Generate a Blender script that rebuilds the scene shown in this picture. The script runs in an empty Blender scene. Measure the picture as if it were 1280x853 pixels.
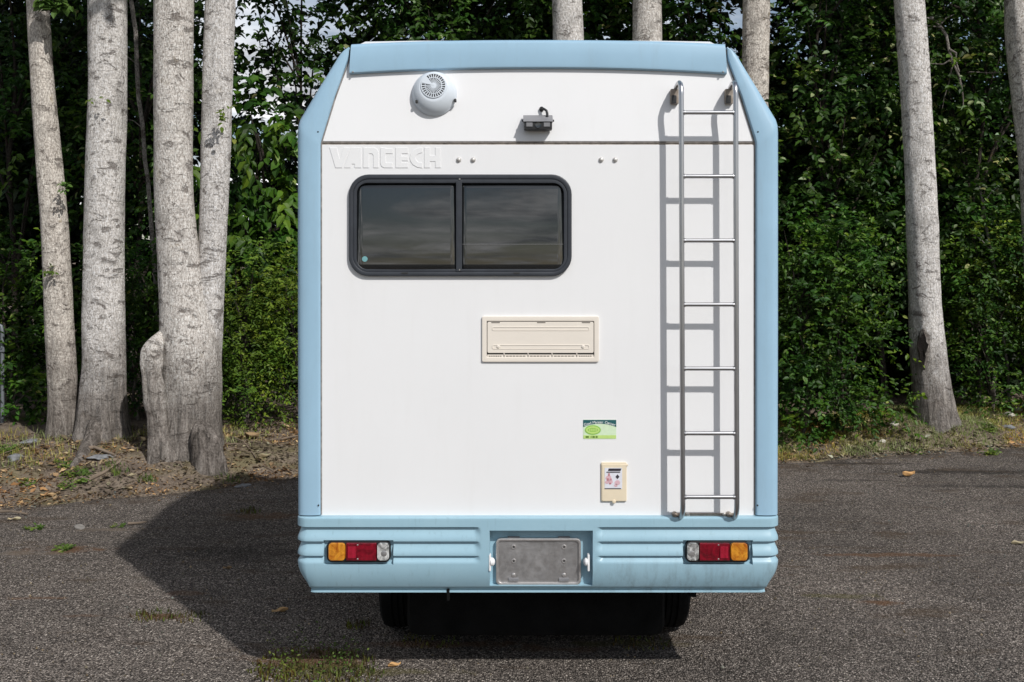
import bpy, bmesh, math, random
import numpy as np
from mathutils import Vector, Matrix

random.seed(7)
RNG = np.random.default_rng(7)
SC = bpy.context.scene
COL = SC.collection

# ------------------------------------------------------------------ camera
D, H, F, YH, CXP = 4.35, 1.81, 1305.0, 326.0, 640.0
cam_d = bpy.data.cameras.new("camera")
cam = bpy.data.objects.new("camera", cam_d)
COL.objects.link(cam)
cam.location = (0, -D, H)
cam.rotation_euler = (math.radians(90), 0, 0)
cam_d.sensor_width = 36
cam_d.lens = F / 1280 * 36
cam_d.shift_y = (YH - 426.5) / 1280
cam_d.clip_start = 0.05
cam_d.clip_end = 3000
SC.camera = cam

# ------------------------------------------------------------------ sky, sun, exposure
SUN = Vector((0.74, -1.0, 1.11)).normalized()          # towards the sun
elev = math.asin(SUN.z)
azim = math.atan2(SUN.x, SUN.y)                        # from +Y towards +X
world = bpy.data.worlds.new("World")
SC.world = world
world.use_nodes = True
wn, wl = world.node_tree.nodes, world.node_tree.links
wn.clear()
w_out = wn.new("ShaderNodeOutputWorld")
w_bg = wn.new("ShaderNodeBackground")
w_sky = wn.new("ShaderNodeTexSky")
w_sky.sky_type = 'NISHITA'
w_sky.sun_disc = False
w_sky.sun_elevation = elev
w_sky.sun_rotation = azim
w_sky.air_density = 1.0
w_sky.dust_density = 1.0
w_bg.inputs['Strength'].default_value = 0.08
w_tc = wn.new("ShaderNodeTexCoord")
w_sep = wn.new("ShaderNodeSeparateXYZ")
wl.new(w_tc.outputs['Generated'], w_sep.inputs[0])


def wmath(op, a, b=None):
    n = wn.new("ShaderNodeMath")
    n.operation = op
    for i, v in enumerate((a, b)):
        if v is None:
            continue
        if isinstance(v, (int, float)):
            n.inputs[i].default_value = v
        else:
            wl.new(v, n.inputs[i])
    return n.outputs[0]


zz = wmath('ADD', wmath('MAXIMUM', w_sep.outputs['Z'], 0.0), 0.09)
w_cmb = wn.new("ShaderNodeCombineXYZ")
wl.new(wmath('DIVIDE', w_sep.outputs['X'], zz), w_cmb.inputs['X'])
wl.new(wmath('DIVIDE', w_sep.outputs['Y'], zz), w_cmb.inputs['Y'])
w_noise = wn.new("ShaderNodeTexNoise")                  # flat cloud sheet seen in perspective
w_noise.inputs['Scale'].default_value = 0.5
w_noise.inputs['Detail'].default_value = 8
w_noise.inputs['Roughness'].default_value = 0.56
w_noise.inputs['Distortion'].default_value = 1.0
wl.new(w_cmb.outputs[0], w_noise.inputs['Vector'])
w_ramp = wn.new("ShaderNodeValToRGB")
w_ramp.color_ramp.elements[0].position = 0.44
w_ramp.color_ramp.elements[1].position = 0.62
wl.new(w_noise.outputs['Fac'], w_ramp.inputs[0])
w_mix = wn.new("ShaderNodeMixRGB")
wl.new(w_ramp.outputs[0], w_mix.inputs['Fac'])
wl.new(w_sky.outputs[0], w_mix.inputs['Color1'])
w_n2 = wn.new("ShaderNodeTexNoise")                     # grey bellies and bright tops
w_n2.inputs['Scale'].default_value = 0.9
w_n2.inputs['Detail'].default_value = 6
w_n2.inputs['Roughness'].default_value = 0.6
wl.new(w_cmb.outputs[0], w_n2.inputs['Vector'])
w_r2 = wn.new("ShaderNodeValToRGB")
w_r2.color_ramp.elements[0].position = 0.40
w_r2.color_ramp.elements[0].color = (4.6, 4.8, 5.2, 1)
w_r2.color_ramp.elements[1].position = 0.60
w_r2.color_ramp.elements[1].color = (17.0, 16.8, 16.8, 1)
wl.new(w_n2.outputs['Fac'], w_r2.inputs[0])
wl.new(w_r2.outputs[0], w_mix.inputs['Color2'])
wl.new(w_mix.outputs[0], w_bg.inputs['Color'])
wl.new(w_bg.outputs[0], w_out.inputs['Surface'])

sun_d = bpy.data.lights.new("sun", 'SUN')
sun_d.energy = 3.5
sun_d.angle = math.radians(1.0)
sun_d.color = (1.0, 0.975, 0.94)
sun_o = bpy.data.objects.new("sun", sun_d)
COL.objects.link(sun_o)
sun_o.location = SUN * 40
sun_o.rotation_euler = SUN.to_track_quat('Z', 'Y').to_euler()

SC.view_settings.view_transform = 'Standard'
SC.view_settings.look = 'None'
SC.view_settings.exposure = 0.1
SC.view_settings.gamma = 1.0
SC.view_settings.use_curve_mapping = False


# ------------------------------------------------------------------ helpers: measuring on the rear of the vehicle
def pt(px, py, Y=0.0):
    s = (D + Y) / F
    return Vector(((px - CXP) * s, Y, H - (py - YH) * s))


SEAM_Z, LEAN = 2.30, 0.10


def yup(z):
    return LEAN * max(0.0, z - SEAM_Z)


def ptu(px, py, off=0.0):
    """a point on the forward-leaning upper part of the rear, off = distance out of it"""
    Y = 0.0
    for _ in range(6):
        p = pt(px, py, Y - off)
        Y = yup(p.z)
    return pt(px, py, Y - off)


# ------------------------------------------------------------------ helpers: objects
def tag(o, label=None, cat=None, group=None, kind=None):
    if label:
        o["label"] = label
    if cat:
        o["category"] = cat
    if group:
        o["group"] = group
    if kind:
        o["kind"] = kind
    return o


BASE = {}


def thing(name, loc, label, cat, group=None):
    o = bpy.data.objects.new(name, None)
    COL.objects.link(o)
    o.empty_display_size = 0.1
    o.location = loc
    BASE[o.name] = Vector(loc)
    return tag(o, label, cat, group)


def base_of(o):
    return BASE.get(o.name, Vector((0, 0, 0))) if o is not None else Vector((0, 0, 0))


def link(me, name, mat=None, parent=None):
    """a mesh given in world coordinates becomes an object (child of parent)"""
    o = bpy.data.objects.new(name, me)
    COL.objects.link(o)
    if mat is not None:
        me.materials.append(mat)
    if parent is not None:
        o.parent = parent
        BASE[o.name] = base_of(parent)
    return o


def smooth(me, ang=35):
    me.polygons.foreach_set('use_smooth', [True] * len(me.polygons))
    me.set_sharp_from_angle(angle=math.radians(ang))


class MB:
    """collects pieces of one part"""

    def __init__(s):
        s.v, s.f = [], []

    def add(s, vs, fs):
        n = len(s.v)
        s.v += [tuple(p) for p in vs]
        s.f += [tuple(i + n for i in f) for f in fs]
        return s

    def box(s, c, d, bev=0.0, rot=None):
        bm = bmesh.new()
        bmesh.ops.create_cube(bm, size=1)
        for v in bm.verts:
            v.co = Vector((v.co.x * d[0], v.co.y * d[1], v.co.z * d[2]))
        if bev > 0:
            bmesh.ops.bevel(bm, geom=bm.edges[:], offset=min(bev, min(d) * .45), segments=2, affect='EDGES', profile=.5)
        c = Vector(c)
        bm.verts.index_update()
        vs = [(rot @ v.co if rot is not None else v.co) + c for v in bm.verts]
        fs = [[v.index for v in f.verts] for f in bm.faces]
        bm.free()
        return s.add(vs, fs)

    def tube(s, path, r, n=10, caps=True):
        path = [Vector(p) for p in path]
        rs = r if isinstance(r, (list, tuple)) else [r] * len(path)
        vs, fs = [], []
        t = (path[1] - path[0]).normalized()
        up = Vector((0, 0, 1)) if abs(t.z) < .9 else Vector((0, 1, 0))
        a = t.cross(up).normalized()
        for i, p in enumerate(path):
            t = (path[min(i + 1, len(path) - 1)] - path[max(i - 1, 0)]).normalized()
            a = (a - t * a.dot(t)).normalized()
            b = t.cross(a)
            for k in range(n):
                w = 2 * math.pi * k / n
                vs.append(p + (a * math.cos(w) + b * math.sin(w)) * rs[i])
        for i in range(len(path) - 1):
            for k in range(n):
                k2 = (k + 1) % n
                fs.append((i * n + k, i * n + k2, (i + 1) * n + k2, (i + 1) * n + k))
        if caps:
            fs.append(tuple(range(n))[::-1])
            fs.append(tuple((len(path) - 1) * n + k for k in range(n)))
        return s.add(vs, fs)

    def prism(s, poly, front, back, ch=0.0, plane=None):
        """poly: (x, z) outline; front/back: Y of both faces (front is towards the camera);
        ch: chamfer of the front edge; plane(x, z) adds to Y"""
        n = len(poly)
        cx = sum(p[0] for p in poly) / n
        cz = sum(p[1] for p in poly) / n
        pl = plane or (lambda x, z: 0.0)

        def ring(sh, Y):
            out = []
            for i in range(n):
                x, z = poly[i]
                if sh:
                    x0, z0 = poly[i - 1]
                    x1, z1 = poly[(i + 1) % n]
                    n0 = Vector((z - z0, x0 - x)).normalized() if (x - x0, z - z0) != (0, 0) else Vector((0, 0))
                    n1 = Vector((z1 - z, x - x1)).normalized()
                    m = n0 + n1
                    if m.length > 1e-6:
                        m.normalize()
                    sgn = SIGN[0]
                    x -= m.x * sh * sgn
                    z -= m.y * sh * sgn
                out.append((x, Y + pl(x, z), z))
            return out
        area = sum(poly[i - 1][0] * poly[i][1] - poly[i][0] * poly[i - 1][1] for i in range(n))
        SIGN = [1 if area > 0 else -1]
        rings = []
        if ch > 0:
            rings.append(ring(ch, front))
            rings.append(ring(ch * .3, front + ch * .3))
            rings.append(ring(0, front + ch))
        else:
            rings.append(ring(0, front))
        rings.append(ring(0, back))
        vs = [p for r in rings for p in r]
        fs = [tuple(range(n)), tuple((len(rings) - 1) * n + k for k in range(n))[::-1]]
        for i in range(len(rings) - 1):
            for k in range(n):
                k2 = (k + 1) % n
                fs.append((i * n + k, (i + 1) * n + k, (i + 1) * n + k2, i * n + k2))
        return s.add(vs, fs)

    def frame(s, outer, inner, front, back, ch=0.0, plane=None, inner_back=None):
        """ring between two outlines with the same number of points"""
        n = len(outer)
        pl = plane or (lambda x, z: 0.0)
        ib = back if inner_back is None else inner_back

        def lerp(t):
            return [(a[0] + (b[0] - a[0]) * t, a[1] + (b[1] - a[1]) * t) for a, b in zip(outer, inner)]
        wd = max(1e-6, math.dist(outer[0], inner[0]))
        t = min(.45, ch / wd) if ch else 0
        rings = [(outer, back)]
        if t:
            rings += [(outer, front + ch), (lerp(t * .3), front + ch * .3), (lerp(t), front), (lerp(1 - t), front),
                      (lerp(1 - t * .3), front + ch * .3), (inner, front + ch)]
        else:
            rings += [(outer, front), (inner, front)]
        rings.append((inner, ib))
        vs = [(x, Y + pl(x, z), z) for r, Y in rings for x, z in r]
        fs = []
        for i in range(len(rings) - 1):
            for k in range(n):
                k2 = (k + 1) % n
                fs.append((i * n + k, i * n + k2, (i + 1) * n + k2, (i + 1) * n + k))
        return s.add(vs, fs)

    def grid(s, rows):
        """rows: list of equally long rows of points"""
        m = len(rows[0])
        vs = [p for r in rows for p in r]
        fs = []
        for i in range(len(rows) - 1):
            for k in range(m - 1):
                fs.append((i * m + k, i * m + k + 1, (i + 1) * m + k + 1, (i + 1) * m + k))
        return s.add(vs, fs)

    def lathe(s, c, axis, prof, n=32):
        """prof: (radius, distance along axis)"""
        axis = Vector(axis).normalized()
        up = Vector((0, 0, 1)) if abs(axis.z) < .9 else Vector((1, 0, 0))
        a = axis.cross(up).normalized()
        b = axis.cross(a).normalized()
        c = Vector(c)
        vs, fs = [], []
        for r, h in prof:
            for k in range(n):
                w = 2 * math.pi * k / n
                vs.append(c + axis * h + (a * math.cos(w) + b * math.sin(w)) * r)
        for i in range(len(prof) - 1):
            for k in range(n):
                k2 = (k + 1) % n
                fs.append((i * n + k, i * n + k2, (i + 1) * n + k2, (i + 1) * n + k))
        fs.append(tuple(range(n)))
        fs.append(tuple((len(prof) - 1) * n + k for k in range(n))[::-1])
        return s.add(vs, fs)

    def build(s, name, mat, parent=None, ang=35, flip=True):
        b = base_of(parent)
        me = bpy.data.meshes.new(name)
        me.from_pydata([(x - b.x, y - b.y, z - b.z) for x, y, z in s.v], [], s.f)
        bm = bmesh.new()
        bm.from_mesh(me)
        bmesh.ops.recalc_face_normals(bm, faces=bm.faces[:])
        bm.to_mesh(me)
        bm.free()
        smooth(me, ang)
        o = link(me, name, mat, parent)
        wn_ = o.modifiers.new('flat_faces', 'WEIGHTED_NORMAL')      # large faces stay flat next to small bevels
        wn_.keep_sharp = True
        wn_.weight = 80
        return o


def rrect(x0, x1, z0, z1, r, n=6):
    pts = []
    for cx, cz, a0 in ((x1 - r, z1 - r, 0), (x0 + r, z1 - r, 90), (x0 + r, z0 + r, 180), (x1 - r, z0 + r, 270)):
        for k in range(n + 1):
            a = math.radians(a0 + 90 * k / n)
            pts.append((cx + r * math.cos(a), cz + r * math.sin(a)))
    return pts


def prect(x0, y0, x1, y1, r=0.0, Y=0.0, n=6, up=False):
    """rounded rectangle outline from measured corners"""
    fn = ptu if up else (lambda a, b, c=0: pt(a, b, Y))
    a, b = fn(x0, y0), fn(x1, y1)
    return rrect(a.x, b.x, b.z, a.z, max(r / 300, 1e-4), n)


# ------------------------------------------------------------------ helpers: materials
def new_mat(name):
    m = bpy.data.materials.new(name)
    m.use_nodes = True
    nt = m.node_tree
    return m, nt, nt.nodes['Principled BSDF']


class NT:
    """small wrapper for node graphs"""

    def __init__(s, nt):
        s.nt = nt

    def n(s, typ, **kw):
        nd = s.nt.nodes.new("ShaderNode" + typ)
        for k, v in kw.items():
            setattr(nd, k, v)
        return nd

    def l(s, a, b):
        s.nt.links.new(a, b)

    def val(s, sock, v):
        if isinstance(v, (int, float, tuple, list)):
            sock.default_value = v
        else:
            s.l(v, sock)

    def math(s, op, a, b=0.0, clamp=False):
        nd = s.n("Math", operation=op, use_clamp=clamp)
        s.val(nd.inputs[0], a)
        s.val(nd.inputs[1], b)
        return nd.outputs[0]

    def coord(s, scale=(1, 1, 1), out='Object', loc=(0, 0, 0)):
        tc = s.n("TexCoord")
        mp = s.n("Mapping")
        s.l(tc.outputs[out], mp.inputs[0])
        mp.inputs['Scale'].default_value = scale
        mp.inputs['Location'].default_value = loc
        return mp.outputs[0]

    def noise(s, vec, scale, detail=4, rough=.5, dist=0.0, out='Fac'):
        nd = s.n("TexNoise")
        s.l(vec, nd.inputs['Vector'])
        nd.inputs['Scale'].default_value = scale
        nd.inputs['Detail'].default_value = detail
        nd.inputs['Roughness'].default_value = rough
        nd.inputs['Distortion'].default_value = dist
        return nd.outputs[out]

    def voro(s, vec, scale, out='Distance', feature='F1', rnd=1.0):
        nd = s.n("TexVoronoi", feature=feature)
        s.l(vec, nd.inputs['Vector'])
        nd.inputs['Scale'].default_value = scale
        nd.inputs['Randomness'].default_value = rnd
        return nd.outputs[out]

    def ramp(s, fac, stops, interp='LINEAR'):
        nd = s.n("ValToRGB")
        nd.color_ramp.interpolation = interp
        el = nd.color_ramp.elements
        while len(el) < len(stops):
            el.new(.5)
        for e, (p, c) in zip(el, stops):
            e.position = p
            e.color = (*c, 1) if len(c) == 3 else c
        s.val(nd.inputs[0], fac)
        return nd.outputs[0]

    def step(s, fac, a, b):
        nd = s.n("MapRange", interpolation_type='SMOOTHSTEP')
        s.val(nd.inputs[0], fac)
        nd.inputs[1].default_value = a
        nd.inputs[2].default_value = b
        return nd.outputs[0]

    def mix(s, fac, a, b, mode='MIX'):
        nd = s.n("MixRGB", blend_type=mode)
        s.val(nd.inputs[0], fac)
        for i, v in ((1, a), (2, b)):
            if isinstance(v, tuple) and len(v) == 3:
                v = (*v, 1)
            s.val(nd.inputs[i], v)
        return nd.outputs[0]

    def bump(s, h, dist, strength=1.0, normal=None):
        nd = s.n("Bump")
        s.l(h, nd.inputs['Height'])
        nd.inputs['Distance'].default_value = dist
        nd.inputs['Strength'].default_value = strength
        if normal is not None:
            s.l(normal, nd.inputs['Normal'])
        return nd.outputs[0]


def paint(name, col, rough=.4, metal=0.0, var=.06, scale=6.0, bump=0.0, spec=.5, coat=0.0, dirt=None, streak=False, rvar=.1):
    """painted or moulded surface with slight unevenness; dirt=(colour, amount)"""
    m, nt, bs = new_mat(name)
    g = NT(nt)
    vec = g.coord()
    nz = g.noise(vec, scale, 5, .6)
    dk = tuple(c * (1 - var) for c in col)
    lt = tuple(min(1, c * (1 + var)) for c in col)
    c = g.ramp(nz, [(.3, dk), (.7, lt)])
    if dirt:
        dv = g.coord((9, 9, 1.2)) if streak else g.coord((3, 3, 3))
        dn = g.noise(dv, 2.2, 6, .65)
        c = g.mix(g.math('MULTIPLY', g.step(dn, .5, .78), dirt[1]), c, dirt[0])
    g.l(c, bs.inputs['Base Color'])
    rn = g.noise(vec, scale * 3, 4, .6)
    g.l(g.math('ADD', g.math('MULTIPLY', g.math('SUBTRACT', rn, .5), rvar * 2), rough, True), bs.inputs['Roughness'])
    bs.inputs['Metallic'].default_value = metal
    bs.inputs['Specular IOR Level'].default_value = spec
    bs.inputs['Coat Weight'].default_value = coat
    bs.inputs['Coat Roughness'].default_value = .08
    if bump:
        g.l(g.bump(g.noise(vec, scale * 12, 3, .5), bump), bs.inputs['Normal'])
    return m


M = {}
M['white'] = paint('white_gelcoat', (.765, .764, .766), .20, var=.012, scale=2.5, bump=.0, rvar=.04, spec=.32, dirt=((.50, .47, .42), .05), streak=True)
M['blue'] = paint('blue_paint', (.295, .455, .58), .40, var=.05, scale=3.5, spec=.35, dirt=((.26, .37, .45), .35), streak=True)


def bumper_mat():
    m, nt, bs = new_mat('blue_bumper')
    g = NT(nt)
    v = g.coord()
    c = g.ramp(g.noise(v, 4, 5, .6), [(.3, (.275, .435, .52)), (.7, (.315, .48, .565))])
    sx = g.n("SeparateXYZ")
    g.l(v, sx.inputs[0])
    # exhaust soot and scuffs on the lower right
    st = g.noise(g.coord((16, 16, 2.0)), 1.6, 6, .7)
    msk = g.math('MULTIPLY', g.step(st, .42, .74), g.math('MULTIPLY', g.step(sx.outputs[0], .05, .35), g.step(sx.outputs[2], .62, .50)))
    c = g.mix(g.math('MULTIPLY', msk, .42), c, (.13, .145, .15))
    s2 = g.noise(g.coord((60, 60, 7)), 1.0, 4, .7)
    c = g.mix(g.math('MULTIPLY', g.step(s2, .55, .75), .25), c, (.16, .22, .24))
    sc = g.noise(g.coord((40, 40, 160)), .9, 3, .6)
    c = g.mix(g.math('MULTIPLY', g.step(sc, .73, .78), .5), c, (.6, .68, .70))
    g.l(c, bs.inputs['Base Color'])
    bs.inputs['Roughness'].default_value = .36
    bs.inputs['Specular IOR Level'].default_value = .4
    return m


M['bumper'] = bumper_mat()
M['seam'] = paint('seam_sealant', (.30, .26, .22), .8, var=.45, scale=30)
M['sealant'] = paint('grey_sealant', (.22, .21, .20), .8, var=.4, scale=40)
M['rubber'] = paint('window_rubber', (.030, .034, .042), .42, var=.15, scale=20)
M['black'] = paint('black_plastic', (.014, .014, .015), .45, var=.2, scale=20)
M['under'] = paint('underbody_black', (.006, .006, .006), .9, var=.4, scale=8, bump=.004, spec=.1)
M['tyre'] = paint('tyre_rubber', (.007, .007, .007), .9, var=.3, scale=20, bump=.002, spec=.15)
M['steel'] = paint('brushed_steel', (.50, .50, .51), .30, metal=1, var=.03, scale=6, rvar=.04)
M['rust'] = paint('stained_steel', (.30, .26, .22), .5, metal=.7, var=.35, scale=60, dirt=((.16, .09, .05), .5))
M['tray'] = paint('worn_aluminium', (.46, .45, .45), .42, metal=.85, var=.16, scale=14, dirt=((.30, .28, .27), .6), streak=True, rvar=.25)
M['tray_rim'] = paint('aluminium_rim', (.62, .60, .59), .36, metal=.85, var=.12, scale=30)
M['cream'] = paint('cream_plastic', (.74, .68, .60), .45, var=.025, scale=5)
M['ivory'] = paint('yellowed_plastic', (.72, .62, .46), .45, var=.04, scale=12)
M['cover'] = paint('pale_grey_plastic', (.62, .67, .72), .4, var=.02, scale=8)
M['slot'] = paint('slot_grey', (.16, .14, .12), .7, var=.2, scale=30)
M['dark_slot'] = paint('dark_slot', (.03, .03, .03), .7, var=.3, scale=30)
M['lamp_white'] = paint('lamp_white', (.78, .78, .78), .3, var=.03, scale=20)
M['cam_grey'] = paint('camera_grey', (.20, .20, .21), .45, var=.1, scale=30)
M['screw'] = paint('screw_metal', (.5, .48, .45), .35, metal=.9, var=.2, scale=80)
M['cap'] = paint('bolt_cap', (.55, .53, .50), .35, metal=.3, var=.12, scale=80)
M['seat_dark'] = paint('dark_trim', (.03, .03, .035), .6, var=.2)


def lens(name, col, col2, sc):
    m, nt, bs = new_mat(name)
    g = NT(nt)
    v = g.coord()
    n = g.noise(v, sc, 5, .65, 1.0)
    c = g.ramp(n, [(.36, col), (.60, col2)])
    g.l(c, bs.inputs['Base Color'])
    bs.inputs['Roughness'].default_value = .12
    bs.inputs['Specular IOR Level'].default_value = .55
    bs.inputs['Coat Weight'].default_value = .4
    h = g.math('ABSOLUTE', g.math('SINE', g.math('MULTIPLY', g.n("Value").outputs[0], 1.0)))
    wv = g.n("TexWave")
    g.l(v, wv.inputs['Vector'])
    wv.inputs['Scale'].default_value = 60
    g.l(g.bump(wv.outputs['Fac'], .003, .8), bs.inputs['Normal'])
    return m


M['amber'] = lens('amber_lens', (.40, .09, .006), (.78, .33, .03), 22)
M['red'] = lens('red_lens', (.08, .002, .006), (.26, .004, .018), 20)
M['reflector'] = lens('red_reflector', (.34, .008, .025), (.42, .012, .04), 40)
M['clear'] = lens('clear_lens', (.16, .16, .155), (.72, .72, .70), 30)


def glass_mat():
    m, nt, bs = new_mat('smoked_glass')
    g = NT(nt)
    v = g.coord()
    c = g.ramp(g.noise(v, 5, 4, .6), [(.3, (.007, .009, .010)), (.7, (.011, .012, .013))])
    g.l(c, bs.inputs['Base Color'])
    bs.inputs['Roughness'].default_value = .015
    bs.inputs['Specular IOR Level'].default_value = .9
    bs.inputs['IOR'].default_value = 1.55
    n = g.noise(v, 3.5, 2, .5)
    g.l(g.bump(n, .004, .05), bs.inputs['Normal'])
    return m


M['glass'] = glass_mat()


def flat(name, col, rough=.5):
    return paint(name, col, rough, var=.05, scale=60)


# ------------------------------------------------------------------ ground shape
EDGE = [(-60, -8), (-8, 2.0), (-3.8, 3.28), (-2.77, 3.75), (-1.84, 4.4), (-.4, 4.75), (2.46, 5.0), (3.4, 5.35), (5.06, 5.85), (9, 6.8), (60, 18)]
EX = np.array([e[0] for e in EDGE], float)
EY = np.array([e[1] for e in EDGE], float)


def wob(x, y, s, seed=0.0):
    """cheap smooth noise, about -1..1"""
    return (np.sin(x * 1.7 * s + seed) * np.cos(y * 1.3 * s + seed * 1.7) + .5 * np.sin(x * 3.9 * s + y * 2.7 * s + seed * 2.3)
            + .3 * np.cos(x * 7.3 * s - y * 6.1 * s + seed * .7)) / 1.6


def edge_y(x):
    x = np.asarray(x, float)
    e = np.interp(x, EX, EY)
    return e + .07 * wob(x, x * .3, 2.2, 1.0) + .03 * wob(x, x * .7, 9.0, 4.0)


def sstep(a, b, t):
    t = np.clip((np.asarray(t, float) - a) / (b - a), 0, 1)
    return t * t * (3 - 2 * t)


MOUNDS = []          # (x, y, height, radius) round tree feet


def ground_z(x, y):
    x = np.asarray(x, float)
    y = np.asarray(y, float)
    d = y - edge_y(x)
    rise = .16 * sstep(0, .9, d) + .10 * sstep(.8, 2.5, d)
    z = rise + sstep(.05, .4, d) * (.022 * wob(x, y, 2.3, 2.0) + .012 * wob(x, y, 7.0, 5.0))
    for mx, my, mh, mr in MOUNDS:
        z = z + mh * np.exp(-((x - mx) ** 2 + (y - my) ** 2) / mr ** 2) * sstep(0, .35, d)
    lot = .010 * wob(x, y, .9, 3.0) * sstep(-1.5, -.2, -np.abs(d) - .0) + .006 * wob(x, y, 2.6, 8.0) * sstep(1.5, 3.2, y)
    return np.where(d > 0, z - .012, lot)


def depth_at(px, zc):
    """X for an image column at distance zc from the camera"""
    return (px - CXP) / F * zc


for px, zc, mh, mr in ((78, 9.2, .05, .5), (128, 9.2, .06, .55), (235, 8.95, .07, .6), (1170, 10.45, .13, .75), (1290, 10.7, .10, .8)):
    MOUNDS.append((depth_at(px, zc), zc - D, mh, mr))


# ------------------------------------------------------------------ ground materials
def asphalt_mat():
    m, nt, bs = new_mat('old_asphalt')
    g = NT(nt)
    v = g.coord()
    # aggregate
    cell = g.voro(v, 118, 'Color')
    sp = g.n("SeparateColor")
    g.l(cell, sp.inputs[0])
    stone = g.ramp(sp.outputs[0], [(0, (.022, .020, .019)), (.40, (.055, .049, .045)), (.72, (.135, .121, .110)), (.92, (.25, .23, .21)), (1, (.50, .465, .425))])
    dist = g.voro(v, 118, 'Distance')
    c = g.mix(g.step(dist, .35, .75), stone, (.026, .024, .022))
    cell2 = g.voro(v, 190, 'Color')
    sp2 = g.n("SeparateColor")
    g.l(cell2, sp2.inputs[0])
    c = g.mix(g.math('MULTIPLY', g.step(sp2.outputs[1], .55, 1.0), .8), c, (.20, .182, .165))
    # broad unevenness
    big = g.noise(v, .55, 6, .62)
    c = g.mix(.5, c, g.ramp(big, [(.3, (1.3, 1.215, 1.14)), (.72, (3.3, 3.06, 2.87))]), 'MULTIPLY')
    mid = g.noise(g.coord((1, 2.4, 1)), 2.6, 6, .65)
    c = g.mix(g.math('MULTIPLY', g.step(mid, .50, .74), .42), c, (.060, .055, .051))
    # brown silt and moss in hollows, more towards the verge
    sx = g.n("SeparateXYZ")
    g.l(v, sx.inputs[0])
    silt = g.noise(g.coord((.8, 2.6, 1), loc=(3.1, 1.7, 0)), 1.5, 7, .68)
    near = g.step(sx.outputs[1], -2.0, 4.5)
    thr = g.math('ADD', silt, g.math('MULTIPLY', near, .055))
    c = g.mix(g.math('MULTIPLY', g.step(thr, .57, .70), .6), c, (.085, .058, .036))
    moss = g.noise(g.coord((.9, 2.2, 1), loc=(7.3, 2.2, 0)), 2.3, 7, .7)
    c = g.mix(g.math('MULTIPLY', g.step(moss, .685, .76), .6), c, (.075, .072, .028))
    # soil washed over the broken edge
    at = g.n("Attribute", attribute_name='tint')
    wash = g.math('ADD', at.outputs['Fac'], g.math('MULTIPLY', g.math('SUBTRACT', g.noise(v, 5, 7, .72), .5), 2.6))
    c = g.mix(g.math('MULTIPLY', g.step(wash, .42, -.10), .8), c, g.mix(g.step(sp.outputs[0], .3, .8), (.060, .044, .033), (.13, .10, .075)))
    # single stains: silt in a broken strip, moss and rust-brown patches, ripple shading put in as dark patches
    wrp = g.noise(v, 7, 6, .7)
    for (cx, cy, ax, by, col, k) in STAINS_RIPPLES:
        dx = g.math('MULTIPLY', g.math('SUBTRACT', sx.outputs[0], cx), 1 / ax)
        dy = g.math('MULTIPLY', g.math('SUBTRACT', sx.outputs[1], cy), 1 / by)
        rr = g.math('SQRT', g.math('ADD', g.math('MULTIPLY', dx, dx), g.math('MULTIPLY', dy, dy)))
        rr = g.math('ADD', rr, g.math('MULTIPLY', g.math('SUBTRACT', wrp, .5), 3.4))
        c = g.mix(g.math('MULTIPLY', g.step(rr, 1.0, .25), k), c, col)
    g.l(c, bs.inputs['Base Color'])
    bs.inputs['Roughness'].default_value = .88
    bs.inputs['Specular IOR Level'].default_value = .1
    h = g.math('ADD', g.math('MULTIPLY', dist, -1.0), g.math('MULTIPLY', g.noise(v, 40, 4, .6), .8))
    g.l(g.bump(h, .012, 1.0), bs.inputs['Normal'])
    return m


def soil_mat():
    m, nt, bs = new_mat('verge_soil')
    g = NT(nt)
    v = g.coord()
    n1 = g.noise(v, 5, 8, .7)
    c = g.ramp(n1, [(.28, (.070, .053, .042)), (.5, (.155, .122, .095)), (.72, (.29, .235, .18))])
    n2 = g.voro(v, 55, 'Color')
    sp = g.n("SeparateColor")
    g.l(n2, sp.inputs[0])
    c = g.mix(g.math('MULTIPLY', g.step(sp.outputs[0], .6, 1), .55), c, (.27, .215, .155))
    c = g.mix(g.math('MULTIPLY', g.step(sp.outputs[1], .7, 1), .5), c, (.045, .035, .028))
    # dry grass field further out
    sx = g.n("SeparateXYZ")
    g.l(v, sx.inputs[0])
    dry = g.mix(g.noise(v, .4, 6, .7), (.20, .18, .09), (.30, .27, .15))
    far = g.step(g.math('MULTIPLY', sx.outputs[1], -1), 30, 40)
    c = g.mix(far, c, dry)
    grs = g.noise(g.coord((1, 1, 1), loc=(4, 0, 0)), 1.6, 6, .65)
    c = g.mix(g.math('MULTIPLY', g.step(grs, .50, .66), .55), c, (.15, .135, .055))
    g.l(c, bs.inputs['Base Color'])
    bs.inputs['Roughness'].default_value = .95
    bs.inputs['Specular IOR Level'].default_value = .15
    g.l(g.bump(g.math('ADD', n1, g.math('MULTIPLY', sp.outputs[0], .25)), .035, .9), bs.inputs['Normal'])
    return m


def flat_pos(px, py):
    zc = F * H / (py - YH)
    return (px - CXP) / F * zc, zc - D


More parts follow.
